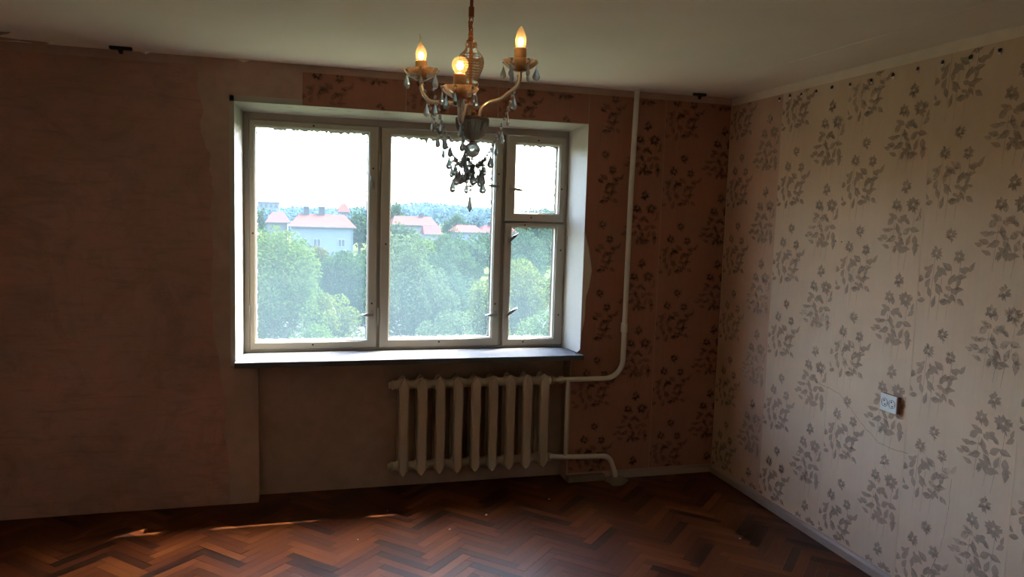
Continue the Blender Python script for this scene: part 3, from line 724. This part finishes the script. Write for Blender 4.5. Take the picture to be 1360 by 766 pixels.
# ------------------------------------------------------------------ wall socket
soc = empty('wall_socket', (0, -1.566, .868), 'ivory double power socket low on the papered right wall', 'socket')
MB().box((-.020, -.052, -.040), (-.0025, .052, .040), .002).build('back_box', M['socket_side'], soc)
pl = MB().box((-.027, -.050, -.041), (-.0195, .053, .041), .003, 2).build('face_plate', M['socket'], soc)
for cy in (.024, -.022):
    Mx = Matrix.Rotation(-PI / 2, 4, 'Y')
    MB().lathe([(.0185, 0), (.0205, .0), (.0205, .0012), (.0185, .0012), (.0185, 0)], 22, (-.0268, cy, 0), Mx).build('socket_ring', M['hole'], soc)
    for a in (.0095, -.0095):
        MB().lathe([(0, 0), (.0042, 0), (.0042, .0012), (0, .0012)], 10, (-.0268, cy + a * .35, a), Mx).build('pin_hole', M['hole'], soc)
    for a in (1, -1):
        MB().box((-.0284, cy + a * .0165 - .002, -.004), (-.0266, cy + a * .0165 + .002, .004)).build('earth_clip', M['metal'], soc)

# ------------------------------------------------------------------ curtain brackets at the ceiling
def bracket(x, w, lab):
    b = empty('curtain_bracket', (x, -.10, H), lab, 'bracket')
    MB().box((-w / 2, -.012, -.016), (w / 2, .012, 0), .002).build('plate', M['dark'], b)
    MB().prism([(-.014, -.008, -.016), (.014, -.008, -.016), (.010, .008, -.016), (-.010, .008, -.016)], [(-.006, -.006, -.036), (.007, -.006, -.036), (.007, .006, -.036), (-.006, .006, -.036)]).build('stub', M['dark'], b)
bracket(-3.60, .105, 'black curtain bracket on the ceiling above the bare brown wall')
bracket(-.293, .085, 'black curtain bracket on the ceiling beside the corner of the papered walls')
# flaking plaster at the far left ceiling edge
for (x, y, w, a) in ((-4.0, -.06, .16, .1), (-3.92, -.10, .07, -.3), (-4.15, -.10, .22, .35), (-4.1, -.22, .12, -.4), (-3.02, -.02, .09, 0), (-3.5, -.03, .06, 0)):
    m = MB(); ca, sa = math.cos(a), math.sin(a); rg = random.Random(int(x * 100))
    P = [(-w / 2, 0), (-w * .2, .022), (w * .3, .018), (w / 2, 0), (w * .1, -.014), (-w * .3, -.012)]
    Q = [(x + u * ca - v * sa, min(y + u * sa + v * ca, -.002)) for u, v in P]
    m.prism([(u, v, H - .0005) for u, v in Q], [(x + (u - x) * .8, y + (v - y) * .8 , H - .006 - .012 * (i == 4)) for i, (u, v) in enumerate(Q)])
    m.build('plaster_flake', M['plaster'] if w > .1 else M['ceiling'], CEIL)

# ------------------------------------------------------------------ plaster crumbs on the floor
for i, (x, y, s) in enumerate([(-1.69, -.44, .008), (-1.93, -.59, .005), (-1.26, -.28, .005), (-2.42, -.62, .004), (-.42, -1.02, .005), (-2.23, -.27, .004)]):
    m = MB(); m.lathe([(0, 0), (s, 0), (s * .8, s * .5), (0, s * .8)], 6, (0, 0, 0), None, lambda a, r, z: 1 + .35 * math.sin(2 * a + i))
    o = m.build('plaster_crumb', M['chip']); o.location = (x, y, 0)
    tag(o, 'tiny pale plaster crumb lying on the parquet floor', 'crumb', 'plaster crumbs on the floor')

# ------------------------------------------------------------------ chandelier
ch = empty('chandelier', (-2.212, -2.2, H), 'brass and crystal chandelier with three lit candle bulbs', 'chandelier')
CH = Vector(ch.location)
def cz(z): return z - H
MB().lathe([(0, 0), (.05, 0), (.048, -.012), (.03, -.03), (.012, -.04), (0, -.042)], 20).build('ceiling_rose', M['brass'], ch, True)
MB().tube([(-.004, 0, -.035), (-.006, 0, -.12), (-.007, 0, cz(2.302))], .0052, 10).build('rod', M['chain'], ch, True)
MB().tube([(-.007, 0, cz(2.308)), (-.007, 0, cz(2.278))], .0085, 10).build('rod_socket', M['chain'], ch, True)
lk = MB().torus(.0062, .0016, Matrix.Identity(4), 14, 6, 1.75).mesh('chain_link', M['chain'], True)
for i, z in enumerate((2.270, 2.256, 2.242)):
    link('chain_link', lk, ch, (-.007, 0, cz(z)), (PI / 2, 0, PI / 2 * (i % 2) + .3))
# wire cord beside the chain
MB().tube([(-.008, 0, cz(2.28)), (-.014, 0, cz(2.265)), (-.013, 0, cz(2.25)), (-.008, 0, cz(2.234))], .0018, 6).build('cord', M['chain'], ch, True)
MB().lathe([(0, cz(2.242)), (.006, cz(2.240)), (.008, cz(2.225)), (.006, cz(2.222)), (.0085, cz(2.214)), (.013, cz(2.211)), (.013, cz(2.206)), (0, cz(2.204))], 14, (-.007, 0, 0)).build('top_cap', M['brass'], ch, True)
# ribbed glass column (vase)
rib = lambda a, r, z: 1 + .035 * math.cos(14 * a)
prof = [(.0, 2.207), (.016, 2.206), (.0175, 2.200), (.0165, 2.190), (.0185, 2.186), (.022, 2.180), (.030, 2.172), (.0365, 2.162), (.039, 2.150), (.0375, 2.138), (.033, 2.124), (.027, 2.110), (.0215, 2.099), (.0195, 2.094), (.024, 2.089), (.0245, 2.085), (.0185, 2.080), (.0175, 2.060), (.019, 2.052), (0, 2.050)]
v = MB().lathe([(r, cz(z)) for r, z in prof], 56, (-.005, 0, 0), None, rib).build('glass_column', M['amber'], ch, True)
for k in range(11):
    z = 2.168 - k * .0075; r = np.interp(z, [p[1] for p in prof][::-1], [p[0] for p in prof][::-1])
    MB().torus(r * 1.01, .0012, Matrix.Translation((-.005, 0, cz(z))), 32, 4).build('cut_band', M['amber'], v, True)
MB().tube([(-.005, 0, cz(2.21)), (-.003, 0, cz(2.0)), (.0, 0, cz(1.93))], .0038, 8).build('stem', M['brass'], ch, True)
MB().lathe([(0, cz(2.052)), (.022, cz(2.050)), (.024, cz(2.044)), (.012, cz(2.036)), (.009, cz(2.02)), (.014, cz(2.010)), (.020, cz(2.002)), (.014, cz(1.992)), (.0, cz(1.985))], 18, (-.004, 0, 0)).build('hub_collar', M['brass'], ch, True)
scal = lambda a, r, z: 1 + .05 * math.cos(12 * a)
MB().lathe([(.046, cz(1.988)), (.0495, cz(1.984)), (.0485, cz(1.967)), (.044, cz(1.950)), (.034, cz(1.934)), (.018, cz(1.923)), (.0, cz(1.919)), (0, cz(1.926)), (.017, cz(1.930)), (.031, cz(1.940)), (.041, cz(1.954)), (.0455, cz(1.970)), (.046, cz(1.988))], 48, (.004, 0, 0), None, scal).build('receiver_bowl', M['bowl'], ch, True)
MB().lathe([(0, cz(1.988)), (.030, cz(1.987)), (.033, cz(1.984)), (.031, cz(1.981)), (.0, cz(1.980))], 20, (.004, 0, 0)).build('bowl_liner', M['chain'], ch, True)
fac = []
o = MB(); bmesh.ops.create_icosphere(o.bm, subdivisions=2, radius=.0245, matrix=Matrix.Translation((.006, 0, cz(1.893)))); o.build('crystal_ball', M['crystal'], ch)
MB().lathe([(0, cz(1.922)), (.009, cz(1.920)), (.006, cz(1.914)), (0, cz(1.912))], 12, (.005, 0, 0)).build('ball_cap', M['brass'], ch, True)
# crystals shared by many hangings: teardrop, flat almond, bead, spear
def drop_mesh(name, L, w, d, seg=8):
    m = MB(); R = [(0, 0), (.12, -.10), (.34, -.28), (.68, -.50), (.94, -.68), (1.0, -.76), (.86, -.88), (.5, -.97), (0, -1.0)]
    m.lathe([(r * w, z * L) for r, z in R], seg, (0, 0, 0), Matrix.Diagonal((1, d / w, 1, 1)))
    return m.mesh(name, M['crystal'])
TD = drop_mesh('crystal_drop', .043, .0115, .007); TL = drop_mesh('crystal_drop', .039, .0088, .0056)
SP = MB().lathe([(0, 0), (.0035, -.002), (.0045, -.014), (.0075, -.034), (.0, -.048)], 6).mesh('spear_drop', M['crystal'])
BD = MB(); bmesh.ops.create_icosphere(BD.bm, subdivisions=1, radius=.0056); BD = BD.mesh('bead', M['crystal'])
PIN = MB().torus(.0022, .0005, Matrix.Rotation(PI / 2, 4, 'X'), 8, 4).mesh('wire_ring', M['metal'], True)
def hang(parent, p, me=None, bead=True, rz=0):
    """crystal with its bead hung from point p"""
    p = Vector(p)
    if bead: link('bead', BD, parent, p); p = p - Vector((0, 0, .007))
    link('wire_ring', PIN, parent, p + Vector((0, 0, .001)), (0, 0, rz))
    link('crystal_drop', me or TD, parent, p - Vector((0, 0, .002)), (0, 0, rz))
tocam = (Vector((CAM.x, CAM.y, 0)) - Vector((CH.x, CH.y, 0))).normalized(); side = Vector((-tocam.y, tocam.x, 0))   # side: to the viewer's right
arm_specs = [(-.150, -.02, 2.093, 'flame', .05), (.141, .015, 2.124, 'candle', 0), (-.034, .155, 2.017, 'globe', 0)]
ends = []
for ai, (sx, sy, zc, kind, lean) in enumerate(arm_specs):
    d = side * sx + tocam * sy; r = d.length; dn = d.normalized(); ex, ey = d.x, d.y
    zcc = cz(zc)      # underside of the candle cup
    h0 = cz(1.985)
    path = []
    ctrl = [(.024, h0), (.030, h0 + .028), (.05, h0 + .042 + (zc - 2.09) * .15), (.085, h0 + .046 + (zc - 2.09) * .35), (r - .03, zcc - .060), (r - .010, zcc - .045), (r, zcc - .022), (r, zcc)]
    for i in range(len(ctrl) - 1):
        for t in np.linspace(0, 1, 5, endpoint=False):
            p0 = ctrl[max(i - 1, 0)]; p1 = ctrl[i]; p2 = ctrl[i + 1]; p3 = ctrl[min(i + 2, len(ctrl) - 1)]
            q = [.5 * (2 * p1[k] + (p2[k] - p0[k]) * t + (2 * p0[k] - 5 * p1[k] + 4 * p2[k] - p3[k]) * t * t + (3 * p1[k] - p0[k] - 3 * p2[k] + p3[k]) * t ** 3) for k in (0, 1)]
            path.append((dn.x * q[0], dn.y * q[0], q[1]))
    path.append((ex, ey, zcc))
    arm = MB().tube(path, .0058, 10).build('arm', M['silver'], ch, True)
    MB().lathe([(0, h0 - .006), (.009, h0 - .006), (.009, h0 + .006), (0, h0 + .006)], 10, (dn.x * .024, dn.y * .024, 0)).build('arm_ferrule', M['chain'], arm, True)
    # scalloped glass candle cup
    T = Matrix.Rotation(lean, 4, tocam)
    base = Vector((ex, ey, zcc))
    def tl(v): return T @ Vector(v) + base
    TM = T
    R0 = .052 if kind != 'globe' else .053
    sc8 = lambda a, r, z: 1 + (.05 * math.cos(10 * a) if r > .03 else 0)
    MB().lathe([(0, 0), (.010, .000), (.022, .005), (.036, .013), (.046, .022), (R0, .031), (R0 - .002, .033), (.044, .025), (.034, .016), (.020, .009), (0, .007)], 60, base, TM, sc8).build('candle_cup', M['amber'], arm, True)
    MB().lathe([(0, .004), (.016, .006), (.017, .012), (.013, .016), (0, .016)], 16, base, TM).build('cup_seat', M['brass'], arm, True)
    hs = {'flame': .044, 'candle': .055, 'globe': .054}[kind]; rs = .0180
    MB().lathe([(0, .014), (rs * .93, .014), (rs * .97, .018), (rs, .014 + hs * .6), (rs, .014 + hs - .002), (rs - .002, .014 + hs), (0, .014 + hs)], 24, base, TM).build('candle_sleeve', M['sleeve'], arm, True)
    zb = .014 + hs - .001
    if kind == 'globe':
        pr = [(.012, 0), (.014, .006), (.0195, .014), (.0228, .025), (.0215, .036), (.015, .045), (.007, .0485), (0, .049)]; cy, cr, ch_ = .024, .010, .011
    elif kind == 'candle':
        pr = [(.0125, 0), (.0145, .006), (.0162, .016), (.0165, .026), (.0145, .038), (.0105, .050), (.0055, .060), (.002, .064), (0, .065)]; cy, cr, ch_ = .020, .0085, .012
    else:
        pr = [(.0115, 0), (.014, .006), (.0165, .016), (.0165, .025), (.013, .037), (.008, .047), (.0045, .056), (.003, .064), (.0022, .070), (0, .071)]; cy, cr, ch_ = .016, .0085, .011
    bulb = MB().lathe([(r_, z_ + zb) for r_, z_ in pr], 24, base, TM).build('light_bulb', M['bulb'], arm, True)
    g = MB(); g.lathe([(0, cy - ch_), (cr * .6, cy - ch_ * .8), (cr, cy), (cr * .6, cy + ch_ * .8), (0, cy + ch_)], 14, base, TM @ Matrix.Translation((0, 0, zb))); g.build('filament', M['glow'], arm, True)
    if kind == 'flame':
        pth = [tl((side.x * 0, 0, zb + .070)), tl((-.001, 0, zb + .076)), tl(tuple(side * -.004 + Vector((0, 0, zb + .082))))]
        MB().tube([tuple(p) for p in pth], [.0022, .0016, .0006], 6).build('bulb_tip', M['bulb'], arm, True)
    # drops round the cup rim
    for k in range(6):
        a = k * PI / 3 + .35 + ai * .4
        hang(arm, tl(((R0 - .003) * math.cos(a), (R0 - .003) * math.sin(a), .028)), TD if k % 2 else TL, True, a)
    ends.append(base)
# bead swags from the cups to a low ring under the ball
ringc = Vector((.0, 0, cz(1.862)))
rg = random.Random(21)
def swag(p, q, sag, n, every, start=2):
    p, q = Vector(p), Vector(q)
    sw = None
    pts = []
    for i in range(n + 1):
        t = i / n; pts.append(p.lerp(q, t) - Vector((0, 0, 4 * sag * t * (1 - t))))
    w = MB().tube([tuple(a) for a in pts], .0005, 4).build('bead_string', M['metal'], ch)
    for i, a in enumerate(pts):
        link('bead', BD, w, a)
        if i >= start and (i - start) % every == 0 and i < n:
            hang(w, a - Vector((0, 0, .006)), TL if (i // every) % 2 else TD, True, rg.uniform(0, 3))
for i, b in enumerate(ends):
    d = Vector((b.x, b.y, 0)); dn = d.normalized()
    q = ringc + dn * .040
    swag(b + Vector((0, 0, -.012)) - dn * .004, q, .030 if i < 2 else .02, 18 if i < 2 else 13, 3)
for i in range(3):
    a, b = ends[i], ends[(i + 1) % 3]
    q0 = ringc + Vector((a.x, a.y, 0)).normalized() * .042; q1 = ringc + Vector((b.x, b.y, 0)).normalized() * .042
    swag(q0, q1, .018, 8, 2, 1)
# second string on the left cup, slack
swag(ends[0] + side * .03 + Vector((0, 0, .0)), ringc + side * -.055 + Vector((0, 0, .055)), .03, 12, 3)
wr = MB().torus(.041, .0012, Matrix.Translation(ringc), 24, 5).build('drop_ring', M['metal'], ch, True)
for k in range(9):
    a = k * 2 * PI / 9 + .2; rr2 = .041 + .028 * (k % 2)
    p = ringc + Vector((rr2 * math.cos(a), rr2 * math.sin(a), -.004 - .022 * (k % 3)))
    p0 = ringc + Vector((.041 * math.cos(a), .041 * math.sin(a), 0))
    MB().tube([tuple(p0), tuple(p)], .0005, 4).build('drop_wire', M['metal'], wr)
    for t in (.35, .7): link('bead', BD, wr, p0.lerp(p, t) + Vector((0, 0, .002)))
    hang(wr, p, TD if k % 3 else TL, True, a)
for k in range(4):
    a = k * PI / 2 + .6
    MB().tube([tuple(ringc + Vector((.041 * math.cos(a), .041 * math.sin(a), 0))), (.006 + .008 * math.cos(a), .008 * math.sin(a), cz(1.916))], .0006, 4).build('ring_wire', M['metal'], wr)
# bottom finial
fx = (.002, 0)
MB().tube([(.006, 0, cz(1.87)), (.002, 0, cz(1.75))], .0006, 5).build('finial_wire', M['metal'], ch)
for z, dx in ((1.842, 0), (1.828, .003), (1.785, -.005), (1.785, .005), (1.773, 0)):
    link('bead', BD, ch, (.003 + dx, 0, cz(z)))
hang(ch, (.006, -.002, cz(1.866)), TD); hang(ch, (.004, .004, cz(1.856)), TL)
MB().lathe([(0, .0012), (.0065, .0004), (.0065, -.0004), (0, -.0012)], 10, (.002, 0, cz(1.762))).build('finial_disc', M['metal'], ch)
link('spear_drop', SP, ch, (.002, 0, cz(1.753)))

# ------------------------------------------------------------------ outside
GZ = -8.5
M['grass'] = simple('grass_ground', (0.025, 0.032, 0.012), 0.95, var=0.3, scale=.4, spec=0.0)
M['road'] = simple('pale_asphalt', (0.024, 0.025, 0.026), 0.9, var=0.1, scale=.8, spec=0.0)
M['bark'] = simple('grey_bark', (0.035, 0.028, 0.022), 0.9, var=.3, scale=6, spec=0.0)
M['wallw'] = simple('pale_blue_render', (0.080, 0.090, 0.100), 0.85, var=.05, scale=.5, spec=0.0); M['wallc'] = simple('cream_render', (0.085, 0.080, 0.070), 0.85, var=.06, spec=0.0)
M['rooft'] = simple('faded_red_tiles', (0.052, 0.022, 0.019), 0.8, var=.12, scale=1.5, spec=0.0); M['rooftr'] = simple('bright_red_metal_roof', (0.069, 0.021, 0.020), 0.6, var=.08, spec=0.0)
M['brick'] = simple('grey_chimney_brick', (0.040, 0.038, 0.038), 0.9, spec=0.0); M['winglass'] = simple('dark_house_glass', (0.03, 0.035, 0.04), 0.15); M['trim'] = simple('dark_gutter', (0.030, 0.028, 0.025), 0.5)
M['steel'] = simple('galvanised_lamp_steel', (0.25, 0.26, 0.27), 0.4, .6); M['white'] = simple('white_house_trim', (0.140, 0.140, 0.140), 0.6, spec=0.0)
LEAF = {'haze': m_leaf('hazy_far_leaf', (0.030, 0.055, 0.066), (0.042, 0.068, 0.076)), 'light': m_leaf('light_green_leaf', (0.0231, 0.0434, 0.0086), (0.0408, 0.0624, 0.0122)), 'dark': m_leaf('dark_green_leaf', (0.0095, 0.0225, 0.0078), (0.0190, 0.0364, 0.0098)), 'grey': m_leaf('grey_green_leaf', (0.0231, 0.0381, 0.0159), (0.0354, 0.0503, 0.0208)),  # 'haze' leaf: distance haze put into a paler, bluer leaf colour
        'yellow': m_leaf('yellow_green_leaf', (0.0326, 0.0503, 0.0073), (0.0598, 0.0694, 0.0110)), 'blue': m_leaf('blue_green_leaf', (0.0136, 0.0295, 0.0147), (0.0245, 0.0416, 0.0196)), 'rust': m_leaf('rusty_green_leaf', (0.0245, 0.0329, 0.0098), (0.0462, 0.0381, 0.0147))}
o = MB().box((-300, 4, GZ - .5), (500, 900, GZ)).build('ground', M['grass']); tag(o, 'green ground of the courtyard far below the window', kind='structure')
o = MB().box((-40, 53, GZ), (60, 74, GZ + .05)).build('road', M['road']); tag(o, 'pale strip of road between the trees', kind='structure')

def foliage(cx, cy, top, rx, rz, n, ls, seed, lobes=34):
    g = np.random.default_rng(seed); c0 = np.array([0, 0, top - rz])
    cen = g.normal(size=(lobes, 3)); cen /= np.linalg.norm(cen, axis=1)[:, None]; cen *= np.array([rx, rx, rz]) * (.25 + .5 * g.random((lobes, 1)))
    cen[0] = (0, 0, rz * .68); cen[1] = (0, 0, rz * .3)
    rad = (.20 + .17 * g.random(lobes))
    k = g.integers(0, lobes, n); d = g.normal(size=(n, 3)); d /= np.linalg.norm(d, axis=1)[:, None]
    rr_ = rad[k] * (1 - .5 * g.random(n) ** 2.2)
    P = cen[k] + d * rr_[:, None] * np.array([rx, rx, rz])
    P[:, 2] = np.minimum(P[:, 2], rz * (.97 + .03 * g.random(n))); P += c0
    # random leaf rhombi
    a = g.normal(size=(n, 3)); a /= np.linalg.norm(a, axis=1)[:, None]; b = np.cross(a, d + .4 * g.normal(size=(n, 3))); b /= np.linalg.norm(b, axis=1)[:, None] + 1e-6
    s = ls * (.6 + .8 * g.random(n))[:, None]
    V = np.stack([P + a * s, P + b * s * .55, P - a * s, P - b * s * .55], 1).reshape(-1, 3); Fq = np.arange(4 * n).reshape(-1, 4)
    return V, Fq
def tree(name, x, y, top, rx, rz, leaf, label, group=None, n=5000, ls=.11, seed=1, cat='tree'):
    t = empty(name, (x, y, GZ), label, cat, group)
    V, Fq = foliage(0, 0, top - GZ, rx, rz, n, ls, seed)
    f = link('foliage', np_mesh('foliage', V, Fq, [LEAF[leaf]]), t); tag(f, kind='stuff')
    rg = random.Random(seed); h = top - GZ
    m = MB(); r0 = max(.05, rx * .075)
    m.tube([(0, 0, 0), (.05 * rx, 0, (h - 2 * rz) * .5 + .1), (0, .04 * rx, max(h - rz * 1.6, .4)), (0, 0, h - rz * .5)], [r0 * 1.3, r0, r0 * .8, r0 * .25], 7)
    for k in range(4):
        a = k * PI / 2 + rg.random(); z0 = max(h - rz * 1.7, .4)
        m.tube([(0, .04 * rx, z0), (rx * .3 * math.cos(a), rx * .3 * math.sin(a), z0 + rz * .35), (rx * .55 * math.cos(a), rx * .55 * math.sin(a), z0 + rz * .8)], [r0 * .6, r0 * .4, r0 * .12], 5)
    m.build('trunk', M['bark'], t)
near = [
 (-4.0, 30, 1.15, 2.7, 3.6, 'light', 'tall light green tree nearest the left edge of the left pane', 12000),
 (-1.75, 31, -1.9, 1.75, 2.2, 'yellow', 'low yellow green tree in front of the dark tree in the left pane', 7000),
 (-2.3, 27, -3.0, 1.7, 1.9, 'light', 'low light green bushy tree at the bottom of the left pane', 7000),
 (-.3, 44, -.6, 2.4, 2.4, 'dark', 'dark green tree in front of the pale blue house', 9000),
 (1.5, 47, -.7, 2.0, 2.9, 'dark', 'dark green tree at the right edge of the left pane', 7000),
 (-1.6, 52, -.9, 2.4, 2.4, 'rust', 'rusty green tree showing between the light and the dark trees', 7000),
 (2.6, 33, 1.0, 2.7, 3.9, 'grey', 'large grey green tree filling the left of the middle pane', 12000),
 (5.2, 37, .45, 2.3, 3.6, 'blue', 'blue green tree in the middle of the middle pane', 9000),
 (5.3, 29, -1.15, 1.5, 2.4, 'yellow', 'yellow green tree at the right edge of the middle pane', 7000),
 (3.3, 27, -2.4, 2.1, 2.3, 'grey', 'low grey green tree at the bottom of the middle pane', 8000),
 (7.9, 32, -.45, 2.2, 3.0, 'yellow', 'yellow green tree filling the lower right pane', 10000),
 (7.2, 26, -2.2, 1.7, 2.2, 'light', 'low light green tree at the bottom of the lower right pane', 7000),
 (12.2, 46, 1.0, 2.9, 3.6, 'blue', 'blue green tree behind the yellow tree in the lower right pane', 8000),
 (8.0, 50, .6, 2.8, 3.4, 'dark', 'dark green tree behind the middle mullion of the window', 8000),
 (22.5, 76, 4.3, 4.4, 5.6, 'blue', 'tall blue green tree topping the small upper right pane', 7000),
]
for i, (x, y, top, rx, rz, lf, lab, n) in enumerate(near):
    tree('leafy_tree', x, y, top, rx, rz, lf, lab, 'trees in the courtyard', int(n * 2.2), .066 if y < 40 else .09, 60 + i)
rg = random.Random(17); k = 0
for (x, y, top) in [(-12, 92, -1.6), (-4, 98, -2.4), (9, 95, -1.2), (14, 104, -1.8), (18, 92, -1.3), (23, 108, -1.0), (27, 96, -1.6), (33, 112, -.6), (28, 120, -1.2), (37, 125, .2), (20, 120, -1.2), (-10, 118, -1.0), (12, 118, .3)]:
    tree('courtyard_tree', x, y, top, 3.6 + rg.random(), 3.6, ('blue', 'dark', 'grey', 'light')[k % 4], ('distant tree in front of the foot of the pale blue house' if x < 10 else 'distant tree just below the cream house roof in the middle pane' if x < 25 else 'distant tree just below the long red roofs in the middle pane'), 'trees in front of the houses', 2600, .28, 200 + k); k += 1
for (x, y, top) in [(9.5, 172, 2.6), (13.0, 186, 3.0), (17.5, 194, 2.4), (21.5, 205, 4.6), (26, 215, 3.2), (-9, 190, 2.0), (-13, 200, 1.6), (4.5, 198, 1.6), (33, 230, 2.3), (43, 226, 1.9), (52, 236, 2.7), (60, 240, 2.2), (68, 242, 3.0), (76, 230, 3.8), (-3, 205, 2.3)]:
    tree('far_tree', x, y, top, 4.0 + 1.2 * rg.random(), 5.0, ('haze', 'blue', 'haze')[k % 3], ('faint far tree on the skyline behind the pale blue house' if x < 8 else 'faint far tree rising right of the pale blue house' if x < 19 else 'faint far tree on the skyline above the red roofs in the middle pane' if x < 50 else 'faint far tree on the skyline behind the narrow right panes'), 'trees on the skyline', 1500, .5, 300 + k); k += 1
# wooded far hillside
g = np.random.default_rng(5)
n = 30000; hx = g.uniform(-70, 260, n); hy = g.uniform(380, 520, n)
hz = GZ + 6.5 + 5.5 * np.exp(-((hx - 75) / 38) ** 2) + 4.5 * np.exp(-((hx - 190) / 60) ** 2) + (hy - 380) * .02 + 1.2 * np.sin(hx * .21) * np.sin(hy * .13)
P = np.stack([hx, hy, hz + g.uniform(-8, 1.5, n)], 1); a = g.normal(size=(n, 3)); b = np.cross(a, g.normal(size=(n, 3))); a /= np.linalg.norm(a, axis=1)[:, None]; b /= np.linalg.norm(b, axis=1)[:, None]
s = 1.25
V = np.stack([P + a * s, P + b * s * .8, P - a * s, P - b * s * .8], 1).reshape(-1, 3)
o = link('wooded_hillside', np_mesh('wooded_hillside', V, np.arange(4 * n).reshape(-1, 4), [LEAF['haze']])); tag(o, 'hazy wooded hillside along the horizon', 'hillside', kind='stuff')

def house(name, x0, x1, y0, depth, eave, ridge, wall, roof, label, chims=(), wins=(), hip=.18, over=.6, rz=0.0):
    h = empty(name, ((x0 + x1) / 2, y0 + depth / 2, GZ), label, 'house')
    w = (x1 - x0) / 2; d = depth / 2; e = eave - GZ; r = ridge - GZ; hp = hip * 2 * w
    h.rotation_euler = (0, 0, rz)
    MB().box((-w, -d, 0), (w, d, e)).build('wall', wall, h)
    wo, do = w + over, d + over
    rf = MB(); a = [(-wo, -do, e), (wo, -do, e), (wo, do, e), (-wo, do, e)]; b = [(-wo + hp, 0, r), (wo - hp, 0, r)]
    vs = [rf.bm.verts.new(p) for p in a + b]
    for q in ((0, 1, 5, 4), (1, 2, 5), (2, 3, 4, 5), (3, 0, 4), (3, 2, 1, 0)): rf.bm.faces.new([vs[i] for i in q])
    rf.build('roof', roof, h)
    MB().box((-wo, -do - .1, e - .15), (wo, -do, e + .05)).build('gutter', M['trim'], h)
    MB().box((w - .25, -d - .12, 0), (w - .13, -d, e)).build('downpipe', M['trim'], h)
    for (cx, cw, ct) in chims:
        c = MB().box((cx - cw / 2, -.6, r - 1.4), (cx + cw / 2, .6, ct - GZ)).build('chimney', M['brick'], h)
        MB().box((cx - cw / 2 - .1, -.7, ct - GZ), (cx + cw / 2 + .1, .7, ct - GZ + .18)).build('chimney_cap', M['trim'], c)
    for (wx, wz, ww, wh) in wins:
        f = MB().box((wx - ww / 2, -d - .08, wz - GZ), (wx + ww / 2, -d + .02, wz - GZ + wh)).build('house_window', M['white'], h)
        for sgn in (-1, 1): MB().box((wx + sgn * ww * .24 - ww * .19, -d - .12, wz - GZ + .12), (wx + sgn * ww * .24 + ww * .19, -d - .07, wz - GZ + wh - .12)).build('window_glass', M['winglass'], f)
    return h
house('house', -5.0, 6.3, 141, 10, -1.5, .85, M['wallw'], M['rooft'], 'pale blue house with a red hipped roof and two grey chimneys', ((-2.9, 1.0, 2.1), (-.05, 1.1, 2.15)), ((3.5, -5.2, 1.3, 1.5), (-1, -5.2, 1.3, 1.5), (-3.6, -5.2, 1.3, 1.5)))
house('house', -9.6, -5.9, 150, 9, -1.0, .95, M['wallc'], M['rooftr'], 'small annexe with a bright red roof left of the pale blue house', (), ((-.5, -4.2, 1.2, 1.4),), .3, .4)
house('house', 18.0, 28.0, 176, 9, -1.3, .75, M['wallc'], M['rooft'], 'cream house with a faded tiled roof at the left of the middle pane', ((2.2, .9, 1.5),), ((-2, -4.5, 1.2, 1.4), (2, -4.5, 1.2, 1.4)), .12)
house('house', 23.5, 27.0, 163, 6, -3.0, -1.2, M['wallc'], M['rooftr'], 'low outbuilding with a bright pink red roof beside the cream house', (), (), .05, .3)
house('house', 32.5, 38.6, 172, 8, -2.6, -1.0, M['wallw'], M['rooftr'], 'low house with a bright red roof left of the roof with two white vents', (), ((0, -4.9, 1.2, 1.3),), .22)
house('house', 39.9, 48.6, 176, 8, -2.7, -1.0, M['wallw'], M['rooftr'], 'long low house with a bright red roof at the right of the middle pane', ((-1.5, .8, -.1), (2.6, .8, -.1)), ((-2, -5, 1.2, 1.3), (2, -5, 1.2, 1.3)), .2)
house('house', 8.2, 11.6, 248, 6, 1.2, 3.9, M['wallw'], M['rooft'], 'small far house with a pointed red roof right of the two chimneys', (), ((0, -.4, 1.6, 1.5),), .45, .5)
bl = empty('apartment_block', (-13.6, 252, GZ), 'far flat roofed apartment block on the skyline at the left', 'building')
MB().box((-3.2, -5, 0), (3.2, 5, 3.4 - GZ)).build('wall', M['wallw'], bl); MB().box((-3.4, -5.2, 3.4 - GZ), (3.4, 5.2, 3.7 - GZ)).build('roof', M['trim'], bl)
for r_ in range(2):
    for c_ in range(4): MB().box((-2.6 + c_ * 1.5, -5.06, 1.9 - r_ * 2.2 - GZ), (-1.8 + c_ * 1.5, -4.98, 3.0 - r_ * 2.2 - GZ)).build('house_window', M['winglass'], bl)
# street lamp in front of the pale blue house
la = empty('street_lamp', (3.9, 74.6, GZ), 'grey steel street lamp with two angled arms in front of the pale blue house', 'street lamp')
MB().tube([(0, 0, 0), (0, 0, 4.6)], [.09, .06], 8).build('post', M['steel'], la)
for (dx, z0, z1, ln) in ((-1, 4.55, 6.0, 2.3), (-1, 4.0, 5.1, 1.7)):
    MB().tube([(0, 0, z0), (dx * ln * .5, 0, (z0 + z1) / 2 + .1), (dx * ln, 0, z1)], .035, 6).build('arm', M['steel'], la)
    MB().prism([(dx * ln - .35, -.12, z1 + .05), (dx * ln + .2, -.12, z1 - .12), (dx * ln + .2, .12, z1 - .12), (dx * ln - .35, .12, z1 + .05)], [(dx * ln - .3, -.08, z1 + .2), (dx * ln + .2, -.08, z1 + .02), (dx * ln + .2, .08, z1 + .02), (dx * ln - .3, .08, z1 + .2)]).build('lamp_head', M['white'], la)
